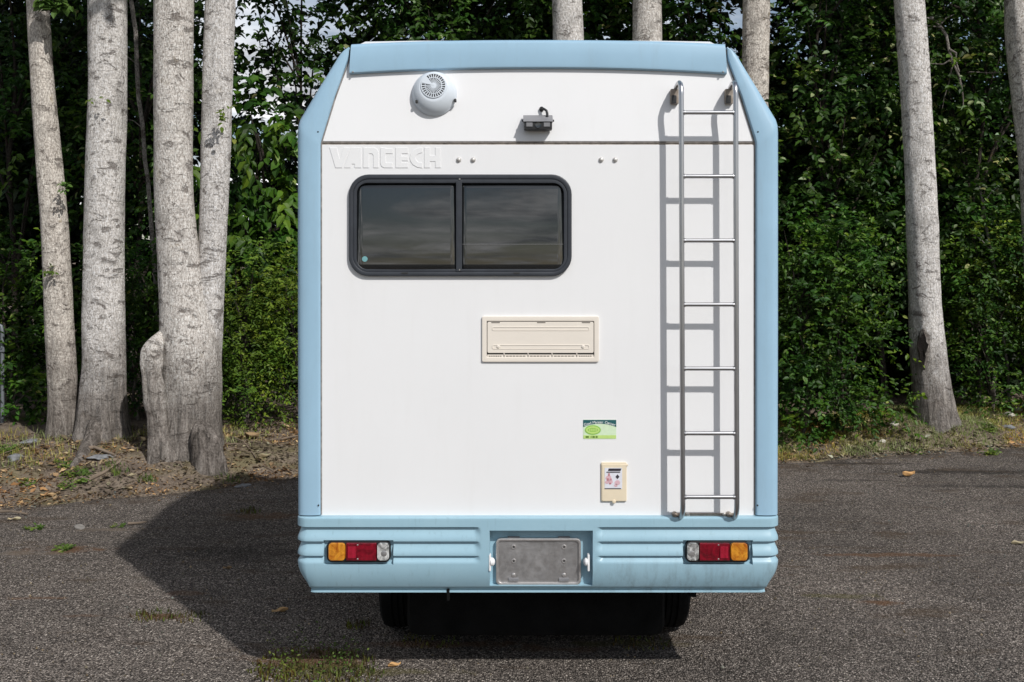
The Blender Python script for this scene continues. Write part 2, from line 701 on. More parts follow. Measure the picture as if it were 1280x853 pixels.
RUST, MOSS, DARK, SILT = (.15, .080, .042), (.11, .10, .032), (.030, .027, .025), (.19, .15, .115)
STAINS_RIPPLES = []
for (px, py, ax, by, col, k) in ((85, 687, .30, .10, RUST, .8), (30, 692, .28, .07, SILT, .7), (190, 771, .20, .06, RUST, .7), (235, 742, .16, .05, RUST, .5), (395, 825, .34, .16, RUST, .75),
                                 (395, 838, .30, .10, MOSS, .8), (560, 806, .55, .06, RUST, .6), (780, 804, .35, .06, MOSS, .6), (1115, 694, .60, .05, RUST, .65), (1102, 754, .12, .05, RUST, .8),
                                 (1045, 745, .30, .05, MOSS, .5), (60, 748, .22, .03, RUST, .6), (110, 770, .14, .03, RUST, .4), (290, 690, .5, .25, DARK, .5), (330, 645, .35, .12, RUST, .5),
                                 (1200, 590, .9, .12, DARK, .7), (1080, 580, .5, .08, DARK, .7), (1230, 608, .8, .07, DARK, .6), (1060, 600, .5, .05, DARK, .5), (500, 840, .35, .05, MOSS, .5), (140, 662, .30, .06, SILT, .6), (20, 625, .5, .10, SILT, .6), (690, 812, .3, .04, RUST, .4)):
    STAINS_RIPPLES.append((*flat_pos(px, py), ax, by, col, k))
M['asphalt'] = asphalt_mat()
M['soil'] = soil_mat()


def np_mesh(name, V, Fq, mat=None, parent=None, smooth_on=True, tint=None):
    """fast mesh from arrays; Fq is (n,3) or (n,4)"""
    V = np.asarray(V, np.float32).reshape(-1, 3)
    b = base_of(parent)
    V = V - np.array(b, np.float32)
    Fq = np.asarray(Fq, np.int32)
    k = Fq.shape[1]
    me = bpy.data.meshes.new(name)
    me.vertices.add(len(V))
    me.vertices.foreach_set('co', V.ravel())
    me.loops.add(Fq.size)
    me.loops.foreach_set('vertex_index', Fq.ravel())
    me.polygons.add(len(Fq))
    me.polygons.foreach_set('loop_start', np.arange(0, Fq.size, k, dtype=np.int32))
    me.polygons.foreach_set('use_smooth', np.full(len(Fq), smooth_on))
    if tint is not None:
        at = me.attributes.new('tint', 'FLOAT', 'POINT')
        at.data.foreach_set('value', np.asarray(tint, np.float32))
    me.update(calc_edges=True)
    me.validate()
    return link(me, name, mat, parent)


def sheet(name, xs, ys_of, zf, mat):
    """grid sheet; ys_of(x array) -> rows (list of arrays of y)"""
    xs = np.asarray(xs)
    rows = ys_of(xs)
    V = np.concatenate([np.stack([xs, r, zf(xs, r, i, len(rows))], 1) for i, r in enumerate(rows)])
    n, m = len(rows), len(xs)
    i, k = np.meshgrid(np.arange(n - 1), np.arange(m - 1), indexing='ij')
    a = (i * m + k).ravel()
    return np_mesh(name, V, np.stack([a, a + 1, a + m + 1, a + m], 1), mat)


def axis(fine0, fine1, step, out0, out1, g=1.35):
    a = list(np.arange(fine0, fine1 + 1e-6, step))
    d, p = step, fine1
    hi = []
    while p < out1:
        d *= g
        p = min(out1, p + d)
        hi.append(p)
    d, p = step, fine0
    lo = []
    while p > out0:
        d *= g
        p = max(out0, p - d)
        lo.append(p)
    return np.array(lo[::-1] + a + hi)


xs = axis(-6.5, 7.5, .06, -45, 45)
T_ROWS = np.concatenate([np.linspace(0, .6, 6)[:-1], np.linspace(.6, .985, 70), np.linspace(.987, 1, 10)])


def lot_rows(x):
    e = edge_y(x)
    return [-42 + (e + 42) * t for t in T_ROWS]


def lot_z(x, y, i, n):
    z = ground_z(x, y - .001)
    z = np.where(y > edge_y(x) - .5, .3 * z + .004, z)
    if i == n - 1:
        z = z - .035
    elif i == n - 2:
        z = z - .006
    return z


lot = sheet('asphalt_lot', xs, lot_rows, lot_z, M['asphalt'])
at_ = lot.data.attributes.new('tint', 'FLOAT', 'POINT')
co_ = np.empty(len(lot.data.vertices) * 3, np.float32)
lot.data.vertices.foreach_get('co', co_)
co_ = co_.reshape(-1, 3)
at_.data.foreach_set('value', ((edge_y(co_[:, 0]) - co_[:, 1]) / .9).astype(np.float32))        # distance from the broken edge
tag(lot, kind='structure', label='worn dark grey asphalt car park with moss and brown silt')

ysv = axis(2.6, 9.0, .06, -900, 900)
xsv = axis(-7.5, 8.5, .08, -900, 900)


def verge_z(x, y, i, n):
    e = edge_y(np.clip(x, -59, 59))
    inside = (y < e - .02)
    z = np.where(inside, -.06, ground_z(x, y))
    return np.where(np.abs(x) > 44, np.where(inside, -.06, .1), z)


verge = sheet('ground', xsv, lambda x: [np.full_like(x, y) for y in ysv], verge_z, M['soil'])
tag(verge, kind='structure', label='brown soil verge littered with leaves beside the asphalt')

# ------------------------------------------------------------------ the camper
VC = 672.5                                       # its centre line in the photograph
VX = (VC - CXP) / 300.0                          # centre X
camper = thing('camper_van', (VX, 0.9, 0), 'white and pale blue motorhome seen from behind with ladder and tail lights', 'camper')


def mir(px):
    return 2 * VC - px


# --- coach shell (sides, roof)
prof = []
half = [(.965, .50), (.985, .52), (.985, 2.345), (.83, 2.60), (.81, 2.665), (.785, 2.712), (.73, 2.738), (.5, 2.742), (0, 2.742)]
prof = [(VX - x, z) for x, z in half] + [(VX + x, z) for x, z in half[::-1][1:]]
shell = MB()
rings = []
for Y, k, up in ((.075, 0.0, 0.0), (.085, 0.0, 0.0), (.35, 0.0, .05), (.75, 0.0, .09), (1.15, 0.0, .07), (1.6, 0.0, -.04), (2.0, 0.0, -.20), (2.16, 0.0, -.28), (2.22, .05, -.31)):  # unseen roof rise and front drop, shaped for the ground shadow
    rings.append([(VX + (x - VX) * (1 - k), Y, z - (k * .8 if z > 1.5 else -k * .5) + (up * min(1, (z - 2.2) / .35) if z > 2.2 else 0)) for x, z in prof])
n = len(prof)
vs = [p for r in rings for p in r]
fs = []
for i in range(len(rings) - 1):
    for k in range(n):
        k2 = (k + 1) % n
        fs.append((i * n + k, i * n + k2, (i + 1) * n + k2, (i + 1) * n + k))
fs.append(tuple((len(rings) - 1) * n + k for k in range(n)))
fs.append(tuple(range(n)))
shell.add(vs, fs)
shell_o = shell.build('body_shell', M['white'], camper, 25)
# side windows of the coach
for sx_ in (-1, 1):
    w = MB()
    w.box((VX + sx_ * .987, 1.25, 1.9), (.02, .95, .5), .009)
    f_ = w.build('side_window', M['rubber'], camper)
    w = MB()
    w.box((VX + sx_ * .998, 1.25, 1.9), (.008, .86, .41), .003)
    w.build('pane', M['glass'], f_)

# --- lower rear panel and leaning upper rear panel
a, b = pt(401, 181, 0), pt(944, 648, 0)
lower = MB()
lower.prism([(a.x, b.z), (b.x, b.z), (b.x, a.z), (a.x, a.z)], 0.0, .074, .003)
lower.build('rear_panel', M['white'], camper)
upper = MB()
poly = [ptu(*p) for p in ((401.5, 177), (943.5, 177), (mir(439), 60), (439, 60))]
upper.prism([(p.x, p.z) for p in poly], 0.0, .05, .003, plane=lambda x, z: yup(z))
upper.build('upper_rear_panel', M['white'], camper)
seam = MB()
a, b = pt(402, 176.2, .005), pt(943, 181.6, .005)
seam.prism([(a.x, b.z), (b.x, b.z), (b.x, a.z), (a.x, a.z)], .0035, .03)
seam.build('panel_seam', M['seam'], camper)
bead = MB()
bead.tube([pt(402, 178.0, -.001), pt(943, 178.0, -.001)], .0018, 6)
bead.build('seam_bead', M['sealant'], camper)

# --- blue corner trims
ST = [((371.5, 643), (401, 643)), ((371, 400), (401, 400)), ((371, 165), (401, 184)), ((371.6, 156), (401.2, 179.5)),
      ((374, 148.5), (403, 173)), ((398, 109.5), (419, 121)), ((416, 81), (432, 86)), ((421, 73), (435.5, 76)),
      ((425, 67.5), (437, 69.5)), ((430, 63), (437.8, 64.5)), ((436, 60), (438.2, 61))]
CS = [(0, .02), (0, -.010), (.05, -.0155), (.14, -.018), (.4, -.021), (.66, -.020), (.80, -.016), (.90, -.008), (.965, .006), (1.0, .03), (1.0, .26), (.93, .265)]
for side in (0, 1):
    t = MB()
    rows = []
    for j, (o_, i_) in enumerate(ST):
        fx = (lambda p: (mir(p[0]), p[1])) if side else (lambda p: p)
        O = ptu(*fx(o_), .0)
        I = ptu(*fx(i_), .0)
        row = []
        for u, dy in CS:
            p = I.lerp(O, u)
            row.append((p.x, yup(p.z) + dy, p.z))
        rows.append(row)
    t.grid(rows)
    nb = len(CS)
    t.f.append(tuple(range(nb)))
    t.f.append(tuple((len(ST) - 1) * nb + k for k in range(nb)))
    t.build('corner_trim', M['blue'], camper, 30)
    # sealant line between trim and panel
    s_ = MB()
    path = []
    for (o_, i_) in ST[:-2]:
        q = (mir(i_[0]) - .6, i_[1]) if side else (i_[0] + .6, i_[1])
        path.append(ptu(*q, .001))
    s_.tube(path, .0035, 6)
    s_.build('trim_sealant', M['sealant'], camper)
    for (qx, qy) in ((397.5, 165), (398, 632)):
        sc = MB()
        q = ptu(mir(qx) if side else qx, qy, .0185)
        sc.lathe(q, (0, -1, 0), [(.0035, -.004), (.0035, .001), (.0018, .003)], 8)
        sc.build('trim_rivet', M['black'], camper)

# --- blue top fascia
fas = MB()
xs_ = np.linspace(437.5, mir(437.5), 60)
rows = []
for px in xs_:
    u = (px - VC) / (VC - 437.5)
    yb = 86.5 + 7.2 * abs(u) ** 2.2
    ytop = 51.0 + 5.4 * abs(u) ** 2.6
    pb, ptop = ptu(px - u * 0, yb), ptu(px + (-2.6 * u if True else 0), ytop)
    row = []
    for t, off in ((0, -.01), (0, .012), (.04, .020), (.10, .0225), (.5, .028), (.86, .027), (.95, .022), (1.0, .010)):
        p = pb.lerp(ptop, t)
        row.append((p.x, yup(p.z) - off, p.z))
    p = ptop
    row.append((p.x, yup(p.z) + .012, p.z + .004))
    row.append((p.x, yup(p.z) + .10, p.z - .006))
    rows.append(row)
fas.grid(rows)
m_ = len(rows[0])
fas.f.append(tuple(range(m_)))
fas.f.append(tuple((len(rows) - 1) * m_ + k for k in range(m_)))
fas_o = fas.build('roof_fascia', M['blue'], camper, 40)
for qx in (441, mir(441)):
    sc = MB()
    sc.lathe(ptu(qx, 90, .026), (0, -1, 0), [(.004, -.006), (.004, .001), (.002, .003)], 8)
    sc.build('rivet', M['screw'], fas_o)
    clip = MB()
    clip.box(ptu(qx - 2.5 if qx < VC else qx + 2.5, 66, .006), (.006, .03, .028), .002)
    clip.build('end_clip', M['dark_slot'], fas_o)

# --- bumper
YB = -.035
WB = 1.004
RC = .055


def smooth1(a, b, t):
    t = max(0.0, min(1.0, (t - a) / (b - a)))
    return t * t * (3 - 2 * t)


def rib(py):
    for y0, y1 in ((659, 676.5), (677, 694.5), (695, 705)):
        if y0 <= py < y1:
            t = (py - y0) / (y1 - y0)
            if t < .10:
                return .015 * t / .10
            return .015 * (1 - smooth1(.10, .95, t)) ** 1.0
    return 0.0


def inside(px, py, r):
    x0, y0, x1, y1 = r
    return x0 < px < x1 and y0 < py < y1


LIGHT_L = (404.5, 675.5, 491, 706)
LIGHT_R = (mir(491), 675.5, mir(404.5), 706)
PLATE = (612, 663.5, 740.5, 734.5)


def inset(px, py, sidew):
    m = 1.0
    if px is not None:
        q = px if px < VC else mir(px)
        m = 1 - smooth1(592, 602, q + 3 * abs(((py - 659) % 18) / 9 - 1) ** 2)
    d = rib(py) * m
    if py < 649:
        d += .010 * ((649 - py) / 2.0) ** 2
    tp = max(0.0, (py - 703) / 39.0)
    d += (.040 + .038 * sidew) * min(tp, 1.0) ** 2.1
    if py > 737.5:
        d += .010 * smooth1(737.5, 739.5, py) - .006 * smooth1(742, 743.5, py)
    if px is not None:
        if inside(px, py, LIGHT_L) or inside(px, py, LIGHT_R):
            d = max(d, .020)
        if inside(px, py, PLATE):
            d = max(d, .052)
    return d


cols = []          # (px or None, X, Y, nx, ny, sidew)
for k in range(6):
    cols.append((None, -WB, .40 - k * (.40 - (YB + RC)) / 5, -1, 0, 1.0))
for k in range(1, 8):
    w = math.pi / 2 * k / 8
    cols.append((None, -WB + RC - RC * math.cos(w), YB + RC - RC * math.sin(w), -math.cos(w), -math.sin(w), math.cos(w) ** 1))
pxs = set(np.arange(390, 956, 5.0))
for r in (LIGHT_L, LIGHT_R, PLATE):
    for e in (r[0], r[2]):
        pxs |= {e - .35, e + .35}
for q in np.arange(588, 606, 1.0):
    pxs |= {q, mir(q)}
sB = (D + YB) / F
pxs = sorted(p for p in pxs if -WB + RC < (p - VC) * sB < WB - RC)
for p in pxs:
    cols.append((p, (p - VC) * sB, YB, 0, -1, 0.0))
for k in range(7, 0, -1):
    w = math.pi / 2 * k / 8
    cols.append((None, WB - RC + RC * math.cos(w), YB + RC - RC * math.sin(w), math.cos(w), -math.sin(w), math.cos(w)))
for k in range(5, -1, -1):
    cols.append((None, WB, .40 - k * (.40 - (YB + RC)) / 5, 1, 0, 1.0))
pys = set(np.arange(647, 745.01, 1.5)) | {745.0}
for e in (659, 677, 695):
    pys |= {e - .2, e + .3, e + 1.0, e + 1.8}
for r in (LIGHT_L, PLATE):
    for e in (r[1], r[3]):
        pys |= {e - .3, e + .3}
pys |= {647.4, 648, 738.2, 739, 742.3, 743.2}
pys = sorted(pys)
bump = MB()
rows = []
top = []
for (p, X, Y, nx, ny, sw) in cols:
    z = H - (647 - YH) * sB
    top.append((VX + X - nx * .06, Y - ny * .06, z + .001))
rows.append(top)
for py in pys:
    row = []
    z = H - (py - YH) * sB
    for (p, X, Y, nx, ny, sw) in cols:
        d = inset(p, py, sw)
        row.append((VX + X - nx * d, Y - ny * d, z))
    rows.append(row)
z = H - (745 - YH) * sB
rows.append([(VX + X - nx * .11, Y - ny * .11, z + .004) for (p, X, Y, nx, ny, sw) in cols])
bump.grid(rows)
bump_o = bump.build('bumper', M['bumper'], camper, 38)

# --- tail lights
for side in (0, 1):
    mx = (lambda p: mir(p)) if side else (lambda p: p)

    def pr(x0, y0, x1, y1, r, Y):
        a_, b_ = sorted((mx(x0), mx(x1)))
        return prect(a_, y0, b_, y1, r, Y)
    y0 = YB - .004
    hs = MB()
    hs.prism(pr(408, 677, 488, 703.5, 7, y0), y0, YB + .03, .004)
    lamp = hs.build('tail_light', M['black'], camper)
    for nm, mt, x0, x1, r in (('amber_lens', 'amber', 410.2, 431.5, 4.5), ('red_lens', 'red', 432.3, 470.5, 1.0), ('clear_lens', 'clear', 471.3, 486, 4.5)):
        q = MB()
        q.prism(pr(x0, 679.3, x1, 701.3, r, y0 - .010), y0 - .011, y0 + .002, .004)
        q.build(nm, M[mt], lamp, 25)
    q = MB()
    q.prism(pr(434.5, 683.5, 445, 698, 1, y0 - .012), y0 - .0135, y0, .001)
    q.build('reflector', M['reflector'], lamp)
    for yy in (681.5, 699):
        q = MB()
        q.lathe(pt(mx(447), yy, y0 - .010), (0, -1, 0), [(.0035, -.002), (.0035, .002), (.002, .0035)], 10)
        q.build('screw', M['screw'], lamp)
    q = MB()
    q.lathe(pt(mx(480), 692, y0 - .009), (0, -1, 0), [(.012, -.002), (.012, .0025), (.006, .004)], 16)
    q.build('bulb_boss', M['tray'], lamp)

# --- plate holder
yt = YB + .040
tr = MB()
tr.prism(prect(621.5, 674.5, 724.5, 729.5, 4, yt), yt, YB + .060, .001)
tray = tr.build('plate_holder', M['tray'], camper)
q = MB()
q.frame(prect(619.8, 672.8, 726.2, 731.2, 6, yt), prect(623, 676, 723, 728, 4, yt), yt - .008, YB + .058, .003, inner_back=yt + .001)
q.build('rim', M['tray_rim'], tray)
for (x, y) in ((642, 684), (642, 701.5), (705, 684), (705, 701.5)):
    q = MB()
    q.frame([(pt(x, y, yt).x + .010 * math.cos(k * .524), pt(x, y, yt).z + .010 * math.sin(k * .524)) for k in range(12)],
            [(pt(x, y, yt).x + .0045 * math.cos(k * .524), pt(x, y, yt).z + .0045 * math.sin(k * .524)) for k in range(12)], yt - .0025, yt + .002, .001)
    q.build('bolt_washer', M['tray_rim'], tray)
    q = MB()
    q.lathe(pt(x, y, yt), (0, -1, 0), [(.0048, -.002), (.0048, .0006)], 10)
    q.build('bolt_hole', M['dark_slot'], tray)
for (x, y) in ((642, 719), (705, 719)):
    q = MB()
    q.lathe(pt(x, y, yt), (0, -1, 0), [(.009, -.002), (.008, .003), (.003, .0045)], 12)
    q.build('rivet', M['tray_rim'], tray)
for x in (642, 705):
    q = MB()
    q.box(pt(x, 724.6, yt - .003), (.042, .008, .011), .001)
    q.build('rubber_stop', M['cam_grey'], tray)
    q = MB()
    q.box(pt(x, 671.6, yt + .004), (.050, .010, .006), .001)
    q.build('hinge_tab', M['cam_grey'], tray)
for side in (0, 1):
    x = 612.5 if not side else 740.5 - 8.5
    q = MB()
    s0 = 1 if not side else -1
    q.box(pt(x + (0 if not side else 3.5), 703, YB + .012), (.009, .03, .068), .003)
    lamp = q.build('plate_lamp', M['lamp_white'], camper)
    q = MB()
    q.lathe(pt(x + (1.5 if not side else 2.0), 702.5, YB + .010), (s0, 0, 0), [(.018, -.002), (.017, .008), (.010, .014), (.003, .016)], 16)
    q.build('lamp_dome', M['lamp_white'], lamp)

# --- window
WO = prect(436.5, 218.5, 714.5, 345.5, 25, 0, 8)
W1 = prect(442.0, 224.5, 709, 340, 20, 0, 8)
W2 = prect(446.5, 229.5, 704.5, 336.5, 13, 0, 8)
q = MB()
q.frame(WO, W1, -.017, 0.0, .005)
win = q.build('window', M['rubber'], camper)
q = MB()
q.frame(prect(441.8, 224.2, 709.2, 340.2, 20, 0, 8), W2, -.0135, .004, .003)
q.build('inner_frame', M['rubber'], win)
for (x0, x1, dy) in ((445, 572, 0), (574, 706, .0015)):           # slightly bulged acrylic panes, set back a little at the top
    a, b = pt(x0, 228), pt(x1, 338.5)
    rows = []
    for i in range(15):
        v_ = i / 14
        rows.append([(a.x + (b.x - a.x) * u_ / 14, dy - .0145 + .0095 * (1 - v_) + .0018 * ((2 * v_ - 1) ** 2 + .8 * (2 * u_ / 14 - 1) ** 2), a.z + (b.z - a.z) * v_) for u_ in range(15)])
    q = MB()
    q.grid(rows)
    po = q.build('pane', M['glass'], win)
    so = po.modifiers.new('thickness', 'SOLIDIFY')
    so.thickness = .001
    so.offset = 0
q = MB()
a, b = pt(570, 226, -.012), pt(577.5, 340, -.012)
q.box(((a.x + b.x) / 2, -.010, (a.z + b.z) / 2), (b.x - a.x, .016, a.z - b.z), .003)
q.build('centre_bar', M['rubber'], win)
q = MB()
a, b = pt(578, 305, -.0052), pt(704, 306, -.0052)
q.box(((a.x + b.x) / 2, -.0105, (a.z + b.z) / 2), (b.x - a.x, .005, .0012))
q.build('pane_edge', M['cam_grey'], win)
q = MB()
q.lathe(pt(456, 324, -.0145), (0, -1, 0), [(.0115, -.006), (.0115, .0008)], 20)
M['tealdot'] = flat('teal_sticker', (.16, .36, .38), .4)
q.build('round_sticker', M['tealdot'], win)
for x in (506, 646):
    q = MB()
    q.box(pt(x, 341.5, -.0135), (.026, .012, .006), .001)
    q.build('drain_slot', M['dark_slot'], win)
for x in (574.5,):
    for y in (224, 337.5):
        q = MB()
        q.lathe(pt(x, y, -.0175), (0, -1, 0), [(.004, -.003), (.003, .002)], 8)
        q.build('screw', M['screw'], win)

# --- fridge vent
q = MB()
q.frame(prect(602.5, 395.5, 748.5, 452.5, 2, 0), prect(608.5, 401.5, 742.5, 446.5, 1.5, 0), -.009, 0, .003)
vent = q.build('vent_cover', M['cream'], camper)
q = MB()
q.prism(prect(607, 400, 744, 448, 1, 0), -.0015, .002)
q.build('vent_back', M['dark_slot'], vent)
q = MB()
q.prism(prect(609.2, 402.5, 742, 441.5, 2, -.008), -.0085, -.001, .0015)
flap = q.build('flap', M['cream'], vent)
for (y0, y1) in ((408.5, 413.5), (431, 436.5)):
    q = MB()
    q.frame(prect(615, y0, 737, y1, 2, -.008, 3), prect(616.2, y0 + 1.1, 735.8, y1 - .4, 1.3, -.008, 3), -.0102, -.008, .0006)
    q.build('flap_ridge', M['cream'], flap)
for x0 in (614, 671, 727):
    q = MB()
    q.prism(prect(x0, 402.8, x0 + 11, 404.1, .6, -.008, 2), -.0090, -.006)
    q.build('slot', M['slot'], flap)
for x0 in (623, 729):
    q = MB()
    q.lathe(pt(x0, 433.5, -.0085), (0, -1, 0), [(.007, -.002), (.0065, .003), (.004, .0045)], 12)
    q.build('catch', M['cream'], flap)
for k, x0 in enumerate((609, 630.5, 660.5, 690.5, 721.5)):
    x1 = (629.5, 659.5, 689.5, 720.5, 742)[k]
    q = MB()
    q.prism(prect(x0, 443.6, x1, 447, .5, -.008, 2), -.006, -.001, .001)
    q.build('grille_bar', M['cream'], vent)
    q = MB()
    xx = x1 + .5
    if k < 4:
        q.prism(prect(x1, 440.8, x1 + 1.2, 444, .2, -.008, 1), -.0075, -.001)
        q.build('grille_rib', M['cream'], vent)
    q = MB()
    for j in range(6):
        xa = x0 + 2 + (x1 - x0 - 4) * j / 6
        q.prism(prect(xa, 444.8, xa + (x1 - x0 - 5) / 7.2, 446.0, .1, -.006, 1), -.0064, -.005)
    tag(q.build('grille_slots', M['slot'], vent), kind='stuff')

# --- round roof-fan cover
nrm = Vector((0, -1, LEAN)).normalized()
c0 = ptu(543, 117.8)
q = MB()
q.lathe(c0, nrm, [(.094, -.004), (.095, .004), (.093, .010)], 48)
cov = q.build('round_vent', M['cover'], camper)
q = MB()
dome_prof = [(.0925, .008), (.090, .018), (.083, .031), (.073, .042), (.062, .049), (.056, .051)]
vs, fs = [], []
nn = 48
axu = Vector((1, 0, 0))
axv = nrm.cross(axu).normalized()
if axv.z < 0:
    axv = -axv
for r, h in dome_prof:
    t = (.0925 - r) / (.0925 - .056)
    for k in range(nn):
        w = 2 * math.pi * k / nn
        vs.append(c0 + nrm * h + axv * (.017 * t) + (axu * math.cos(w) + axv * math.sin(w)) * r)
for i in range(len(dome_prof) - 1):
    for k in range(nn):
        fs.append((i * nn + k, i * nn + (k + 1) % nn, (i + 1) * nn + (k + 1) % nn, (i + 1) * nn + k))
fs.append(tuple((len(dome_prof) - 1) * nn + k for k in range(nn)))
q.add(vs, fs)
q.build('dome', M['cover'], cov, 50)
gc = c0 + nrm * .0515 + axv * .022
q = MB()
q.lathe(gc, nrm, [(.0515, -.006), (.0515, .0006)], 40)
q.build('grille_back', M['dark_slot'], cov)
q = MB()
for r0, r1 in ((.0525, .0485), (.036, .033), (.012, 0.0)):
    ring = [[], []]
    for k in range(40):
        w = 2 * math.pi * k / 40
        e = axu * math.cos(w) + axv * math.sin(w)
        ring[0].append(gc + e * r0 + nrm * .0035)
        ring[1].append(gc + e * max(r1, .0005) + nrm * .004)
    vs = ring[0] + ring[1]
    q.add(vs, [(k, (k + 1) % 40, 40 + (k + 1) % 40, 40 + k) for k in range(40)])
    vs2 = [gc + (axu * math.cos(2 * math.pi * k / 40) + axv * math.sin(2 * math.pi * k / 40)) * r0 for k in range(40)]
    q.add(ring[0] + vs2, [(k, (k + 1) % 40, 40 + (k + 1) % 40, 40 + k) for k in range(40)])
q.build('grille_ring', M['cover'], cov)
q = MB()
for k in range(28):
    w = 2 * math.pi * k / 28
    e = axu * math.cos(w) + axv * math.sin(w)
    s_ = axu * -math.sin(w) + axv * math.cos(w)
    for (ra, rb, wa, wb) in ((.010, .050, .0009, .0021),):
        q.add([gc + e * ra - s_ * wa + nrm * .003, gc + e * ra + s_ * wa + nrm * .003, gc + e * rb + s_ * wb + nrm * .003, gc + e * rb - s_ * wb + nrm * .003,
               gc + e * ra - s_ * wa, gc + e * ra + s_ * wa, gc + e * rb + s_ * wb, gc + e * rb - s_ * wb],
              [(0, 1, 2, 3), (0, 4, 5, 1), (1, 5, 6, 2), (2, 6, 7, 3), (3, 7, 4, 0)])
tag(q.build('grille_spokes', M['cover'], cov), kind='stuff')
q = MB()
w0, w1 = math.radians(128), math.radians(166)
arc = [gc + nrm * .0045 + (axu * math.cos(w0 + (w1 - w0) * k / 6) + axv * math.sin(w0 + (w1 - w0) * k / 6)) * .049 for k in range(7)]
q.add([gc + nrm * .0045] + arc, [(0, k + 1, k + 2) for k in range(6)])
q.build('grille_blank', M['cover'], cov)
for (x, y) in ((521, 127.5), (569, 126)):
    q = MB()
    q.box(ptu(x, y, .026), (.011, .02, .014), .003)
    q.build('screw_recess', M['dark_slot'], cov)

# --- reversing camera
q = MB()
a, b = ptu(655, 152.5, .034), ptu(690, 163, .034)
ccx, ccz = (a.x + b.x) / 2, (a.z + b.z) / 2
q.box((ccx, a.y, ccz), (b.x - a.x, .045, a.z - b.z), .004)
rc = q.build('reversing_camera', M['black'], camper)
q = MB()
hood_t = ptu(655, 143.5, .03)
hood_b = ptu(655, 152.0, .062)
wdt = (b.x - a.x) + .006
yb_ = ptu(672, 148, 0).y
q.add([(ccx - wdt / 2, yb_ - .012, hood_t.z), (ccx + wdt / 2, yb_ - .012, hood_t.z), (ccx + wdt / 2, hood_b.y, hood_b.z), (ccx - wdt / 2, hood_b.y, hood_b.z),
       (ccx - wdt / 2, yb_ - .012, hood_b.z), (ccx + wdt / 2, yb_ - .012, hood_b.z)],
      [(0, 1, 2, 3), (0, 3, 4), (1, 5, 2), (3, 2, 5, 4), (0, 4, 5, 1)])
q.build('hood', M['cam_grey'], rc)
q = MB()
q.lathe((ccx, a.y - .0225, ccz + .002), (0, -1, 0), [(.013, -.002), (.013, .003), (.008, .002)], 20)
q.build('camera_lens', M['glass'], rc)
for s_ in (-1, 1):
    q = MB()
    q.box((ccx + s_ * .036, a.y - .0235, ccz + .003), (.026, .004, .017), .001)
    q.build('infrared_window', M['cam_grey'], rc)
    q = MB()
    q.lathe((ccx + s_ * (wdt / 2 - .004), a.y, ccz + .022), (s_, 0, 0), [(.005, 0), (.005, .008), (.003, .010)], 10)
    q.build('pivot_bolt', M['black'], rc)
q = MB()
kn = ptu(677, 136.5, .012)
q.lathe(ptu(677, 136.8, 0), (0, -1, 0), [(.010, -.002), (.010, .010), (.006, .014)], 14)
q.tube([ptu(677, 136.8, .010), ptu(680, 136.5, .022), ptu(683, 138.5, .026), ptu(684, 142, .026), ptu(684, 146, .026)], .0055, 8)
q.build('cable', M['black'], rc)

# --- bolt caps above the window
for x in (573.5, 591.5, 751.5, 769):
    q = MB()
    q.lathe(pt(x, 200, 0), (0, -1, 0), [(.011, -.001), (.0105, .003), (.008, .007), (.004, .009), (.001, .0095)], 16)
    q.build('bolt_cap', M['cap'], camper)


# --- raised lettering V A n T E C H pressed into the panel
def zp(px, py):
    p = pt(px, py, 0)
    return (p.x, p.z)


def zz_(pts):
    """points in an enlarged view of the lettering (8 times, from 400, 170)"""
    return [zp(400 + x / 8, 170 + y / 8) for x, y in pts]


LETTERS = {
    'V': [[(95, 118), (168, 118), (192, 225), (205, 225), (236, 118), (300, 118), (222, 320), (155, 320)]],
    'A': [[(312, 118), (412, 118), (412, 320), (348, 320), (348, 282), (318, 282), (305, 320), (243, 320)]],
    'n': [[(432, 118), (540, 118), (570, 132), (586, 165), (586, 320), (534, 320), (534, 195), (520, 178), (488, 178), (488, 320), (432, 320)]],
    'T': [[(604, 118), (656, 118), (656, 128), (728, 128), (728, 178), (656, 178), (656, 262), (662, 270), (728, 270), (728, 320), (640, 320), (615, 305), (604, 275)]],
    'E': [[(756, 118), (880, 118), (880, 178), (818, 178), (818, 205), (880, 205), (880, 250), (818, 250), (818, 268), (880, 268), (880, 320), (756, 320)]],
    'C': [[(1024, 118), (1024, 168), (985, 178), (962, 198), (955, 222), (962, 246), (985, 264), (1024, 270), (1024, 322), (975, 316), (930, 290), (905, 255), (897, 220), (905, 180), (930, 148), (975, 122)]],
    'H': [[(1044, 118), (1100, 118), (1100, 198), (1154, 198), (1154, 118), (1208, 118), (1208, 320), (1154, 320), (1154, 256), (1100, 256), (1100, 320), (1044, 320)]],
}
for ch, polys in LETTERS.items():
    q = MB()
    for pl in polys:
        q.prism(zz_(pl), -.0020, .001, .0007)
    o = q.build('raised_letter', M['white'], camper, 20)

